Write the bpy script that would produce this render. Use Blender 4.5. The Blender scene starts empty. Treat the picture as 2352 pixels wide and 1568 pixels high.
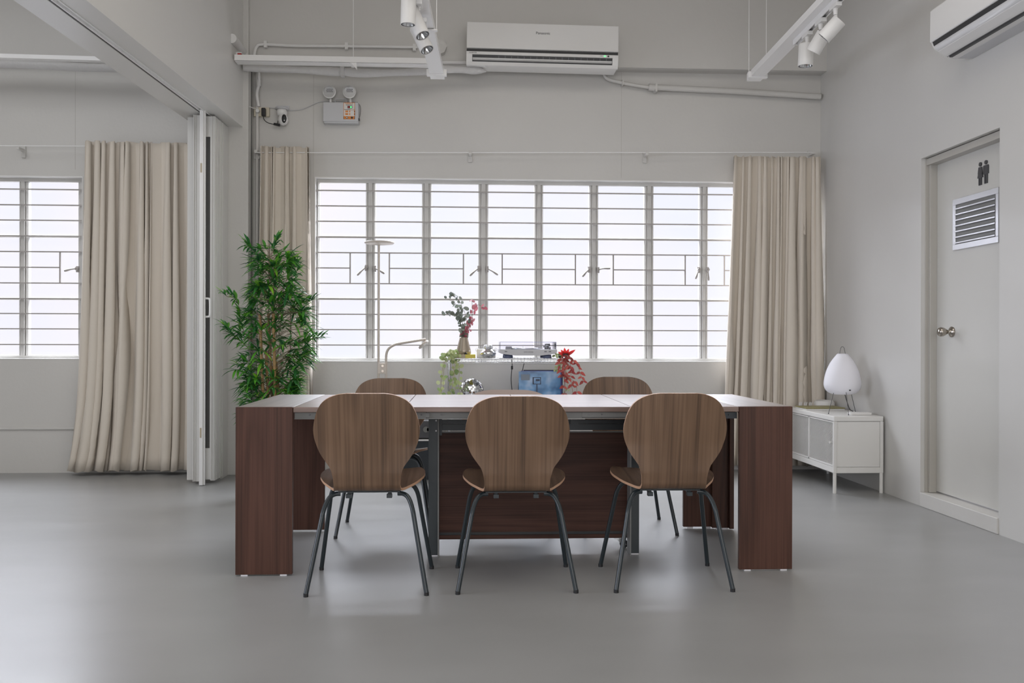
import bpy, math, random
from mathutils import Vector, Matrix, noise
PI=math.pi
# ---------------------------------------------------------------- camera
F=2080.0; H=1.05
YAW=math.atan(106/F); PITCH=-2.7/F; ROLL=0.0025
RC=(Matrix.Rotation(-YAW,3,'Z')@Matrix.Rotation(PI/2+PITCH,3,'X')@Matrix.Rotation(ROLL,3,'Z'))
cam_d=bpy.data.cameras.new('camera'); cam=bpy.data.objects.new('camera',cam_d)
bpy.context.scene.collection.objects.link(cam)
cam_d.sensor_width=36; cam_d.lens=F/2352*36; cam_d.clip_start=.05; cam_d.clip_end=60
M4=RC.to_4x4(); M4.translation=Vector((0,0,H)); cam.matrix_world=M4
bpy.context.scene.camera=cam
sc=bpy.context.scene
sc.view_settings.view_transform='Standard'; sc.view_settings.look='None'
sc.view_settings.gamma=1; sc.view_settings.exposure=0.0; sc.view_settings.use_curve_mapping=False
w=bpy.data.worlds.new('world'); sc.world=w; w.use_nodes=True
w.node_tree.nodes['Background'].inputs[0].default_value=(.87,.88,.97,1)
w.node_tree.nodes['Background'].inputs[1].default_value=.95
PANE=0.98          # radiance of the frosted panes
def area(name,loc,rot,sx,sy,power,col=(1,1,1),spread=PI):
    l=bpy.data.lights.new(name,'AREA'); l.shape='RECTANGLE'; l.size=sx; l.size_y=sy; l.energy=power; l.color=col; l.spread=spread
    o=bpy.data.objects.new(name,l); o.location=loc; o.rotation_euler=rot
    sc.collection.objects.link(o); return o
# daylight through the windows, plus unseen fill lights added overhead, behind and left
area('sky_light',(-1.0,8.7,3.68),(math.radians(-52),0,0),9.4,2.4,4800,(.86,.90,1),math.radians(130))
area('ceiling_fill',(0.6,2.6,4.22),(0,0,0),3.6,3.6,66,(1,.955,.90))  # unseen overhead fill added to brighten the main room
area('ceiling_fill',(-4.0,3.6,4.22),(0,0,0),2.5,3.6,68,(.96,.97,1))  # second overhead fill, added for the left room
area('rear_fill',(0.2,-2.9,1.7),(math.radians(80),0,0),5.0,2.4,130,(.99,.98,1))  # fill added behind the camera; that wall has no window
area('side_fill',(-6.4,1.5,1.8),(PI/2,0,-PI/2),4.5,2.0,100,(.80,.85,1),math.radians(110))  # bluish fill added at the left, aimed at the right wall

# ---------------------------------------------------------------- pixel -> point on a plane (2352x1568 frame)
def ray(px,py): return RC@Vector(((px-1176)/F,-(py-784)/F,-1))
def aty(px,py,Y):
    d=ray(px,py); t=Y/d.y; return Vector((d.x*t,Y,H+d.z*t))
def atx(px,py,X):
    d=ray(px,py); t=X/d.x; return Vector((X,d.y*t,H+d.z*t))
def X_(px,Y,py=784): return aty(px,py,Y).x
def Z_(py,Y,px=1070): return aty(px,py,Y).z

# ---------------------------------------------------------------- materials
MATS={}
def nodemat(name):
    m=bpy.data.materials.new(name); m.use_nodes=True
    nt=m.node_tree; return m,nt,nt.nodes['Principled BSDF']
def mat(name,col,rough=.5,metal=0,bump=0,bscale=60,var=0,vscale=4,spec=.5,coat=0,trans=0,ior=1.5,alpha=1,sheen=0):
    m,nt,b=nodemat(name); N=nt.nodes; L=nt.links
    b.inputs['Base Color'].default_value=(*col,1); b.inputs['Roughness'].default_value=rough
    b.inputs['Metallic'].default_value=metal; b.inputs['Specular IOR Level'].default_value=spec
    b.inputs['Coat Weight'].default_value=coat; b.inputs['Transmission Weight'].default_value=trans
    b.inputs['IOR'].default_value=ior; b.inputs['Alpha'].default_value=alpha
    if var or bump:
        tc=N.new('ShaderNodeTexCoord')
    if var:
        n=N.new('ShaderNodeTexNoise'); n.inputs['Scale'].default_value=vscale; n.inputs['Detail'].default_value=4
        L.new(tc.outputs['Object'],n.inputs['Vector'])
        r=N.new('ShaderNodeValToRGB'); r.color_ramp.elements[0].position=.3; r.color_ramp.elements[1].position=.7
        r.color_ramp.elements[0].color=(*[c*(1-var) for c in col],1); r.color_ramp.elements[1].color=(*[min(1,c*(1+var)) for c in col],1)
        L.new(n.outputs['Fac'],r.inputs['Fac']); L.new(r.outputs['Color'],b.inputs['Base Color'])
    if bump:
        n=N.new('ShaderNodeTexNoise'); n.inputs['Scale'].default_value=bscale; n.inputs['Detail'].default_value=3
        L.new(tc.outputs['Object'],n.inputs['Vector'])
        bp=N.new('ShaderNodeBump'); bp.inputs['Strength'].default_value=bump; bp.inputs['Distance'].default_value=.01
        L.new(n.outputs['Fac'],bp.inputs['Height']); L.new(bp.outputs['Normal'],b.inputs['Normal'])
    MATS[name]=m; return m
def wood(name,dark,mid,light,axis='Z',fine=38,rough=.4,spec=.5,contrast=1.0,coat=0,crough=.1,flat=None):
    m,nt,b=nodemat(name); N=nt.nodes; L=nt.links
    tc=N.new('ShaderNodeTexCoord'); oi=N.new('ShaderNodeObjectInfo')
    ad=N.new('ShaderNodeVectorMath'); ad.operation='MULTIPLY_ADD'
    cr=N.new('ShaderNodeCombineXYZ')
    for k in range(3): L.new(oi.outputs['Random'],cr.inputs[k])
    L.new(cr.outputs[0],ad.inputs[0]); ad.inputs[1].default_value=(7,5,3); L.new(tc.outputs['Object'],ad.inputs[2])
    mp=N.new('ShaderNodeMapping'); s=[1,1,1]; s['XYZ'.index(axis)]=.085; s[flat if flat is not None else 0]*=(.06 if flat is not None else 1); mp.inputs['Scale'].default_value=s
    mp2=N.new('ShaderNodeMapping'); s2=[1,1,1]; s2['XYZ'.index(axis)]=.012; s2[flat if flat is not None else 0]*=(.02 if flat is not None else 1); mp2.inputs['Scale'].default_value=s2; L.new(ad.outputs[0],mp2.inputs['Vector'])
    L.new(ad.outputs[0],mp.inputs['Vector'])
    def noi(scale,detail,dist=0,m_=None):
        n=N.new('ShaderNodeTexNoise'); n.inputs['Scale'].default_value=scale; n.inputs['Detail'].default_value=detail
        n.inputs['Distortion'].default_value=dist; L.new((m_ or mp).outputs[0],n.inputs['Vector']); return n
    a=noi(3.6,1.5); f=noi(fine*4,3,0,mp2)
    # figure: bands of the broad noise give the arched growth lines
    mu=N.new('ShaderNodeMath'); mu.operation='MULTIPLY'; L.new(a.outputs['Fac'],mu.inputs[0]); mu.inputs[1].default_value=13
    si=N.new('ShaderNodeMath'); si.operation='PINGPONG'; L.new(mu.outputs[0],si.inputs[0]); si.inputs[1].default_value=.5
    m1=N.new('ShaderNodeMix'); m1.data_type='FLOAT'; m1.inputs[0].default_value=.62
    L.new(si.outputs[0],m1.inputs[2]); L.new(f.outputs['Fac'],m1.inputs[3])
    g=noi(7,1,0,mp2); m2=N.new('ShaderNodeMix'); m2.data_type='FLOAT'; m2.inputs[0].default_value=.4
    m2.inputs[0].default_value=.3; L.new(m1.outputs[0],m2.inputs[2]); L.new(g.outputs['Fac'],m2.inputs[3])
    r=N.new('ShaderNodeValToRGB'); e=r.color_ramp.elements
    c=.5/contrast
    e[0].position=.42-.16*2*c*.6; e[0].color=(*dark,1); e[1].position=.42+.17*2*c*.6; e[1].color=(*light,1)
    x=e.new(.42); x.color=(*mid,1)
    L.new(m2.outputs[0],r.inputs['Fac']); L.new(r.outputs['Color'],b.inputs['Base Color'])
    b.inputs['Roughness'].default_value=rough; b.inputs['Specular IOR Level'].default_value=spec
    b.inputs['Coat Weight'].default_value=coat; b.inputs['Coat Roughness'].default_value=crough
    bp=N.new('ShaderNodeBump'); bp.inputs['Strength'].default_value=.08; bp.inputs['Distance'].default_value=.002
    L.new(f.outputs['Fac'],bp.inputs['Height']); L.new(bp.outputs['Normal'],b.inputs['Normal'])
    MATS[name]=m; return m
def emis(name,col,s):
    m,nt,b=nodemat(name); b.inputs['Base Color'].default_value=(*[c*.5 for c in col],1)
    b.inputs['Emission Color'].default_value=(*col,1); b.inputs['Emission Strength'].default_value=s; MATS[name]=m; return m
def leafmat(name,cols,rough=.45,trans=.25):
    m,nt,b=nodemat(name); N=nt.nodes; L=nt.links
    g=N.new('ShaderNodeNewGeometry'); r=N.new('ShaderNodeValToRGB'); e=r.color_ramp.elements
    e[0].position=0; e[0].color=(*cols[0],1); e[1].position=1; e[1].color=(*cols[-1],1)
    for i,c in enumerate(cols[1:-1]): x=e.new((i+1)/(len(cols)-1)); x.color=(*c,1)
    L.new(g.outputs['Random Per Island'],r.inputs['Fac']); L.new(r.outputs['Color'],b.inputs['Base Color'])
    b.inputs['Roughness'].default_value=rough
    t=N.new('ShaderNodeBsdfTranslucent'); L.new(r.outputs['Color'],t.inputs['Color'])
    mx=N.new('ShaderNodeMixShader'); mx.inputs[0].default_value=trans
    o=N['Material Output']; L.new(b.outputs[0],mx.inputs[1]); L.new(t.outputs[0],mx.inputs[2]); L.new(mx.outputs[0],o.inputs['Surface'])
    MATS[name]=m; return m

mat('wall_paint',(.60,.585,.555),.42,bump=.10,bscale=35,var=.02,vscale=1.3)
mat('wall_paint_right',(.60,.590,.565),.27,bump=.10,bscale=9,var=.02,vscale=1.3)
mat('ceiling_paint',(.62,.60,.57),.7)
mat('trim_paint',(.66,.65,.62),.35)
mat('window_paint',(.56,.55,.525),.4,bump=.1,bscale=40)
mat('sill_paint',(.80,.79,.77),.35)
mat('grille_metal',(.40,.375,.355),.45)
mat('door_paint',(.58,.57,.535),.22,bump=.06,bscale=14)
mat('frame_paint',(.46,.44,.40),.35)
mat('white_metal',(.84,.83,.815),.35)
mat('white_plastic',(.74,.73,.71),.35)
mat('gloss_white',(.66,.66,.66),.12,spec=.8)
mat('grey_plastic',(.55,.55,.56),.4)
mat('cream_plastic',(.62,.56,.44),.45)
mat('cabinet_white',(.74,.73,.70),.4)
mat('dark_plastic',(.012,.012,.013),.4)
mat('black_metal',(.018,.024,.030),.38)
mat('leg_metal',(.022,.030,.034),.30)
mat('grey_steel',(.20,.20,.19),.45)
mat('chrome',(.62,.63,.64),.14,metal=1)
mat('player_grey',(.50,.50,.51),.35)
mat('mirror',(.85,.85,.86),.05,metal=1)
mat('nickel',(.42,.38,.33),.18,metal=1)
mat('aluminium',(.72,.73,.76),.26,metal=.9)
mat('dark_steel',(.10,.10,.105),.3,metal=.8)
mat('lamp_metal',(.60,.54,.48),.4,metal=.2)
mat('vase_glaze',(.40,.34,.27),.32,metal=.5)
mat('curtain_fabric',(.68,.615,.53),.75,bump=.06,bscale=300,spec=.2)
mat('wrapped_foam',(.62,.61,.60),.6,bump=.8,bscale=28)
mat('paper',(.84,.83,.87),.8)
mat('olive',(.30,.27,.12),.45)
mat('yellow',(.62,.52,.08),.5)
mat('tan',(.48,.41,.30),.6)
mat('orange',(.72,.25,.05),.5)
mat('label_white',(.72,.70,.66),.5)
mat('taupe_shell',(.42,.33,.285),.45)
mat('glass_dark',(.09,.088,.085),.3)
mat('foot_blue',(.10,.12,.20),.5)
mat('ply_edge',(.50,.30,.19),.45)
mat('sleeve_grey',(.22,.27,.33),.4)
mat('sleeve_dark',(.03,.05,.10),.4)
mat('sleeve_navy',(.04,.06,.30),.3)
mat('record_black',(.05,.05,.05),.5)
mat('cane',(.42,.25,.10),.45,var=.2,vscale=30)
mat('twig',(.20,.16,.10),.7)
mat('vine_stem',(.42,.38,.14),.7)
mat('red_stem',(.32,.20,.14),.7)
mat('pot_black',(.03,.03,.03),.5)
mat('soil',(.06,.04,.03),.95)
mat('bottom_edge',(.80,.78,.80),.3)
mat('red',(.40,.02,.02),.5)
emis('led_green',(.15,1,.3),1.3)
wood('walnut',(.084,.048,.028),(.138,.080,.046),(.190,.114,.068),'Z',30,.38,contrast=.8,flat=1)
wood('walnut_seat',(.060,.038,.027),(.090,.057,.040),(.125,.080,.056),'Y',30,.28,contrast=.8,flat=2)
wood('table_wood',(.048,.019,.011),(.070,.028,.017),(.092,.039,.025),'Z',44,.45,spec=.35,contrast=.9)
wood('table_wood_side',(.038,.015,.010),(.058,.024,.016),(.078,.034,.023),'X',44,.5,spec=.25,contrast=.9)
wood('table_top_wood',(.16,.105,.085),(.20,.135,.11),(.25,.17,.14),'X',44,.30,spec=.62,contrast=.8)
wood('table_end_lit_wood',(.13,.095,.08),(.20,.15,.13),(.28,.22,.19),'Y',60,.42,spec=1,contrast=.7,coat=1,crough=.38)  # same laminate as the legs, scattered window light put into its colour
leafmat('bamboo_leaf',[(.022,.095,.04),(.03,.14,.04),(.05,.22,.04),(.12,.42,.035),(.03,.14,.045),(.06,.26,.045),(.30,.65,.05)],.40,.35)
leafmat('eucalyptus_leaf',[(.13,.155,.125),(.18,.20,.165),(.24,.26,.21)],.6,.4)
leafmat('pink_leaf',[(.38,.10,.13),(.44,.16,.18),(.34,.08,.11)],.5,.35)
leafmat('vine_leaf',[(.22,.32,.12),(.42,.50,.22),(.52,.56,.30),(.30,.40,.18)],.5,.3)
leafmat('red_leaf',[(.28,.03,.035),(.38,.06,.05),(.50,.10,.08),(.20,.03,.03)],.4,.25)
leafmat('scarlet_leaf',[(.55,.03,.03),(.70,.06,.05)],.4,.3)
# frosted panes: daylight glows through evenly
def pane_mat():
    m,nt,b=nodemat('frosted_glass'); N=nt.nodes; L=nt.links
    b.inputs['Base Color'].default_value=(.06,.06,.06,1); b.inputs['Roughness'].default_value=.35
    tc=N.new('ShaderNodeTexCoord'); n=N.new('ShaderNodeTexNoise'); n.inputs['Scale'].default_value=.7; n.inputs['Detail'].default_value=1
    L.new(tc.outputs['Object'],n.inputs['Vector'])
    r=N.new('ShaderNodeValToRGB'); r.color_ramp.elements[0].position=.35; r.color_ramp.elements[1].position=.68
    r.color_ramp.elements[0].color=(.86,.88,1.0,1); r.color_ramp.elements[1].color=(1.0,.93,.965,1)
    L.new(n.outputs['Fac'],r.inputs['Fac']); L.new(r.outputs['Color'],b.inputs['Emission Color'])
    b.inputs['Emission Strength'].default_value=PANE
    t=N.new('ShaderNodeBsdfTransparent'); mx=N.new('ShaderNodeMixShader'); mx.inputs[0].default_value=.5
    L.new(b.outputs[0],mx.inputs[1]); L.new(t.outputs[0],mx.inputs[2]); L.new(mx.outputs[0],N['Material Output'].inputs['Surface']); MATS['frosted_glass']=m
pane_mat()
def floor_mat():
    m,nt,b=nodemat('epoxy_floor'); N=nt.nodes; L=nt.links
    tc=N.new('ShaderNodeTexCoord')
    def noi(s,d,sc_=(1,1,1),dist=0):
        mp=N.new('ShaderNodeMapping'); mp.inputs['Scale'].default_value=sc_; L.new(tc.outputs['Object'],mp.inputs['Vector'])
        n=N.new('ShaderNodeTexNoise'); n.inputs['Scale'].default_value=s; n.inputs['Detail'].default_value=d; n.inputs['Distortion'].default_value=dist
        L.new(mp.outputs[0],n.inputs['Vector']); return n
    a=noi(1.1,3,(1,1.5,1),0); r=N.new('ShaderNodeValToRGB')
    r.color_ramp.elements[0].position=.3; r.color_ramp.elements[1].position=.72
    r.color_ramp.elements[0].color=(.275,.275,.268,1); r.color_ramp.elements[1].color=(.318,.318,.313,1)
    L.new(a.outputs['Fac'],r.inputs['Fac'])
    L.new(r.outputs['Color'],b.inputs['Base Color'])
    rr=noi(2.2,3,(1,2.5,1)); mr=N.new('ShaderNodeMapRange'); mr.inputs[3].default_value=.285; mr.inputs[4].default_value=.36
    L.new(rr.outputs['Fac'],mr.inputs[0]); L.new(mr.outputs[0],b.inputs['Roughness'])
    b.inputs['Specular IOR Level'].default_value=.5
    MATS['epoxy_floor']=m
floor_mat()
def xray_mat():
    m,nt,b=nodemat('blue_print'); N=nt.nodes; L=nt.links
    tc=N.new('ShaderNodeTexCoord'); n=N.new('ShaderNodeTexNoise'); n.inputs['Scale'].default_value=9; n.inputs['Detail'].default_value=2
    L.new(tc.outputs['Object'],n.inputs['Vector']); r=N.new('ShaderNodeValToRGB'); e=r.color_ramp.elements
    e[0].position=.35; e[0].color=(.05,.16,.34,1); e[1].position=.7; e[1].color=(.40,.55,.75,1); x=e.new(.5); x.color=(.13,.32,.58,1)
    L.new(n.outputs['Fac'],r.inputs['Fac']); L.new(r.outputs['Color'],b.inputs['Base Color']); b.inputs['Roughness'].default_value=.25
    MATS['blue_print']=m
xray_mat()
def dust_mat():
    m,nt,b=nodemat('clear_acrylic'); N=nt.nodes; L=nt.links
    g=N.new('ShaderNodeBsdfGlossy'); g.inputs['Roughness'].default_value=.1
    t=N.new('ShaderNodeBsdfTransparent'); t.inputs['Color'].default_value=(.97,.97,.99,1)
    lw=N.new('ShaderNodeLayerWeight'); lw.inputs[0].default_value=.15
    mx=N.new('ShaderNodeMixShader'); L.new(lw.outputs['Fresnel'],mx.inputs[0]); L.new(t.outputs[0],mx.inputs[1]); L.new(g.outputs[0],mx.inputs[2])
    L.new(mx.outputs[0],N['Material Output'].inputs['Surface']); MATS['clear_acrylic']=m
dust_mat()
mat('acrylic_edge',(.25,.28,.55),.2)

# ---------------------------------------------------------------- mesh builder
class MB:
    def __init__(s): s.v=[]; s.f=[]; s.m=[]; s.s=[]
    def add(s,vs,fs,mi=0,smooth=False,T=None):
        k=len(s.v)
        for p in vs:
            p=Vector(p); s.v.append(T@p if T else p)
        for f in fs: s.f.append([i+k for i in f]); s.m.append(mi); s.s.append(smooth)
        return s
    def box(s,x0,x1,y0,y1,z0,z1,mi=0,T=None):
        vs=[(x,y,z) for x in (x0,x1) for y in (y0,y1) for z in (z0,z1)]
        return s.add(vs,[(0,1,3,2),(4,6,7,5),(0,4,5,1),(2,3,7,6),(0,2,6,4),(1,5,7,3)],mi,False,T)
    def bar(s,a,b,w,h,mi=0,up=(0,0,1)):
        a=Vector(a); b=Vector(b); d=(b-a); L=d.length; d.normalize(); up=Vector(up)
        sd=d.cross(up); 
        if sd.length<1e-4: sd=d.cross(Vector((1,0,0)))
        sd.normalize(); u=sd.cross(d)
        T=Matrix((( d.x,sd.x,u.x,a.x),(d.y,sd.y,u.y,a.y),(d.z,sd.z,u.z,a.z),(0,0,0,1)))
        return s.box(0,L,-w/2,w/2,-h/2,h/2,mi,T)
    def tube(s,path,r,n=10,mi=0,cap=True):
        P=[Vector(p) for p in path]; R=r if isinstance(r,(list,tuple)) else [r]*len(P)
        t0=(P[1]-P[0]).normalized(); a=Vector((0,0,1)) if abs(t0.z)<.9 else Vector((1,0,0))
        u=t0.cross(a).normalized(); vs=[]
        for i,p in enumerate(P):
            t=(P[min(i+1,len(P)-1)]-P[max(i-1,0)])
            t=t.normalized() if t.length>1e-9 else t0
            u=(u-t*u.dot(t)).normalized(); v=t.cross(u)
            for k in range(n):
                q=2*PI*k/n; vs.append(p+(u*math.cos(q)+v*math.sin(q))*R[i])
        fs=[]
        for i in range(len(P)-1):
            for k in range(n):
                k2=(k+1)%n; fs.append((i*n+k,i*n+k2,(i+1)*n+k2,(i+1)*n+k))
        s.add(vs,fs,mi,True)
        if cap:
            s.add(vs[:n],[tuple(range(n))[::-1]],mi); s.add(vs[-n:],[tuple(range(n))],mi)
        return s
    def cyl(s,a,b,r,n=24,mi=0,r2=None): return s.tube([a,b],[r,r if r2 is None else r2],n,mi)
    def lathe(s,prof,c,n=32,mi=0,T=None,smooth=True):
        vs=[];c=Vector(c)
        for r,z in prof:
            for k in range(n):
                q=2*PI*k/n; vs.append(c+Vector((r*math.cos(q),r*math.sin(q),z)) if T is None else T@Vector((r*math.cos(q),r*math.sin(q),z)))
        fs=[]
        for i in range(len(prof)-1):
            for k in range(n): k2=(k+1)%n; fs.append((i*n+k,i*n+k2,(i+1)*n+k2,(i+1)*n+k))
        s.add(vs,fs,mi,smooth)
        m=len(prof)-1
        if prof[0][0]>1e-4: s.add(vs[:n],[tuple(range(n))[::-1]],mi)
        if prof[m][0]>1e-4: s.add(vs[m*n:],[tuple(range(n))],mi)
        return s
    def prism(s,poly,fn,a,b,mi=0,smooth=False):
        n=len(poly); vs=[fn(p,q,a) for p,q in poly]+[fn(p,q,b) for p,q in poly]
        fs=[tuple(range(n))[::-1],tuple(range(n,2*n))]; s.add(vs,fs,mi)
        s.add(vs,[(i,(i+1)%n,n+(i+1)%n,n+i) for i in range(n)],mi,smooth); return s
    def grid(s,fn,nu,nv,mi=0,smooth=True):
        vs=[fn(i/nu,j/nv) for j in range(nv+1) for i in range(nu+1)]; w=nu+1
        return s.add(vs,[(j*w+i,j*w+i+1,(j+1)*w+i+1,(j+1)*w+i) for j in range(nv) for i in range(nu)],mi,smooth)
ORG={}
def obj(name,mb,mats,parent=None,org=None,bevel=0,solid=0,label=None):
    if isinstance(mats,str): mats=[mats]
    if parent is not None: o0=ORG[parent.name]
    else: o0=Vector(org) if org is not None else Vector((0,0,0))
    me=bpy.data.meshes.new(name); me.from_pydata([v-o0 for v in mb.v],[],mb.f)
    for m in mats: me.materials.append(MATS[m])
    me.polygons.foreach_set('material_index',mb.m); me.polygons.foreach_set('use_smooth',mb.s); me.update()
    o=bpy.data.objects.new(name,me); sc.collection.objects.link(o); ORG[o.name]=o0
    if parent is not None: o.parent=parent
    else: o.location=o0
    if solid: md=o.modifiers.new('solid','SOLIDIFY'); md.thickness=solid; md.offset=0
    if bevel: md=o.modifiers.new('bevel','BEVEL'); md.width=bevel; md.segments=2; md.limit_method='ANGLE'; md.angle_limit=.6
    if label: o['label']=label
    return o
def tag(o,label,cat,group=None):
    o['label']=label; o['category']=cat
    if group: o['group']=group
    return o
def struct(o): o['kind']='structure'; return o
def thing(name,label,cat,loc=(0,0,0),group=None,kind=None):
    o=bpy.data.objects.new(name,None); sc.collection.objects.link(o); o.location=loc; ORG[o.name]=Vector(loc); o.empty_display_size=.1
    if kind: o['kind']=kind
    else: tag(o,label,cat,group)
    return o
def text_mesh(s,size,name,m,parent,T,extrude=.0006):
    c=bpy.data.curves.new(name,'FONT'); c.body=s; c.size=size; c.extrude=extrude; c.align_x='CENTER'; c.align_y='CENTER'; c.resolution_u=3
    t=bpy.data.objects.new(name+'_tmp',c); sc.collection.objects.link(t)
    me=bpy.data.meshes.new_from_object(t.evaluated_get(bpy.context.evaluated_depsgraph_get()))
    bpy.data.objects.remove(t); me.materials.clear(); me.materials.append(MATS[m]); me.name=name
    T=Matrix.Translation(-ORG[parent.name])@T
    me.transform(T); o=bpy.data.objects.new(name,me); sc.collection.objects.link(o); o.parent=parent; ORG[o.name]=ORG[parent.name]; return o
def face_cam(p): # text standing upright, facing -Y
    return Matrix.Translation(p)@Matrix.Rotation(PI/2,4,'X')
def cat(pts,n=6):
    P=[Vector(p) for p in pts]; P=[P[0]*2-P[1]]+P+[P[-1]*2-P[-2]]; out=[]
    for i in range(1,len(P)-2):
        for k in range(n):
            t=k/n; a,b,c,d=P[i-1:i+3]
            out.append(.5*((2*b)+(c-a)*t+(2*a-5*b+4*c-d)*t*t+(3*b-a-3*c+d)*t**3))
    out.append(P[-2]); return out
def interp(x,tab):
    for (x0,y0),(x1,y1) in zip(tab,tab[1:]):
        if x<=x1: return y0+(y1-y0)*max(0,(x-x0))/(x1-x0)
    return tab[-1][1]

# ================================================================ THE ROOM
XR=2.90; YB=7.29; XL=-6.6; YR=-3.1; ZC=4.3
YS=7.16   # face of the deep beam that runs above the windows
o=obj('floor',MB().box(XL-.2,XR+.35,YR-.2,YB+.3,-.12,0),'epoxy_floor'); struct(o)
o=obj('ceiling',MB().box(XL-.2,XR+.35,YR-.2,YB+.3,ZC,ZC+.12),'ceiling_paint'); struct(o)
# window rectangles on the far wall
W1=(X_(722,YB),2.80,Z_(831,YB),Z_(409,YB,1000))
W2=(-5.9,X_(190,YB),Z_(826.5,YB),Z_(404,YB,100))
mb=MB()
def wall_y(mb,x0,x1,z0,z1,holes,y0,y1):
    xs=sorted({x0,x1,*[h[0] for h in holes],*[h[1] for h in holes]})
    for a,b in zip(xs,xs[1:]):
        hs=[h for h in holes if h[0]<=a+1e-6 and h[1]>=b-1e-6]
        if hs: h=hs[0]; mb.box(a,b,y0,y1,z0,h[2]); mb.box(a,b,y0,y1,h[3],z1)
        else: mb.box(a,b,y0,y1,z0,z1)
wall_y(mb,XL,XR,0,ZC,[W2,W1],YB,YB+.22)
struct(obj('wall_back',mb,'wall_paint'))
struct(obj('trim_1',MB().box(XL,XR,YS,YB,3.225,ZC),'wall_paint'))          # deep beam above the windows
# column between the two rooms
XC1=X_(569,7.11); XC0=-2.02
struct(obj('trim_2',MB().box(XC0,XC1,7.11,YB,0,ZC),'wall_paint',bevel=.006))
# right wall with the doorway niche
DY1=5.64; DY0=4.79; DZ=2.215; XD=2.99
mb=MB()
for a,b,c,d in ((YR,DY0,0,ZC),(DY1,YB,0,ZC),(DY0,DY1,DZ,ZC)): mb.box(XR,XR+.25,a,b,c,d)
struct(obj('wall_right',mb,'wall_paint_right'))
struct(obj('wall_left',MB().box(XL-.2,XL,YR,YB,0,ZC),'wall_paint'))
struct(obj('wall_front',MB().box(XL,XR,YR-.2,YR,0,ZC),'wall_paint'))
# header beam of the folding partition (runs towards the camera, a little skew)
BD=.0445
def bx(x7,Y): return x7+BD*(Y-7.1)
BZ=Z_(291,7.1,556)
def skew(mb,xa,xb,y0,y1,z0,z1,d=BD,mi=0,yr=7.1):
    vs=[]
    for x in (xa,xb):
        for y in (y0,y1):
            for z in (z0,z1): vs.append((x+d*(y-yr),y,z))
    return mb.add(vs,[(0,1,3,2),(4,6,7,5),(0,4,5,1),(2,3,7,6),(0,2,6,4),(1,5,7,3)],mi)
xr=X_(556,7.1); xl=xr-.355
gx0=X_(466,6.75)-BD*(6.75-7.1); 
mb=MB(); skew(mb,xl,gx0-.006,YR,7.11,BZ,ZC); skew(mb,gx0+.052,xr,YR,7.11,BZ,ZC); skew(mb,gx0-.006,gx0+.052,YR,7.11,BZ+.04,ZC)
struct(obj('trim_3',mb,'trim_paint'))
mb=MB(); skew(mb,gx0+.012,gx0+.018,YR,7.08,BZ-.002,BZ+.035); skew(mb,gx0+.046,gx0+.052,YR,7.08,BZ-.004,BZ+.035); skew(mb,gx0+.018,gx0+.046,YR,7.08,BZ+.010,BZ+.014)
struct(obj('trim_4',mb,'white_metal'))
mb=MB(); skew(mb,gx0-.005,gx0+.011,YR,7.08,BZ+.003,BZ+.02)
struct(obj('trim_5',mb,'dark_plastic'))
# thin ledge on the far wall of the left room
p=Z_(983,7.28,80)
struct(obj('trim_6',MB().box(XL,X_(300,YB),YB-.014,YB,p-.012,p+.008),'wall_paint',bevel=.004))
# a plaster seam line on the walls
mb=MB()
for px,a,b in ((719,180,1060),(1426,160,405),(172,165,400)):
    x=X_(px,YB); mb.box(x-.0012,x+.0012,YB-.0012,YB,Z_(b,YB),Z_(a,YB))
struct(obj('trim_7',mb,'frame_paint'))

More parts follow.
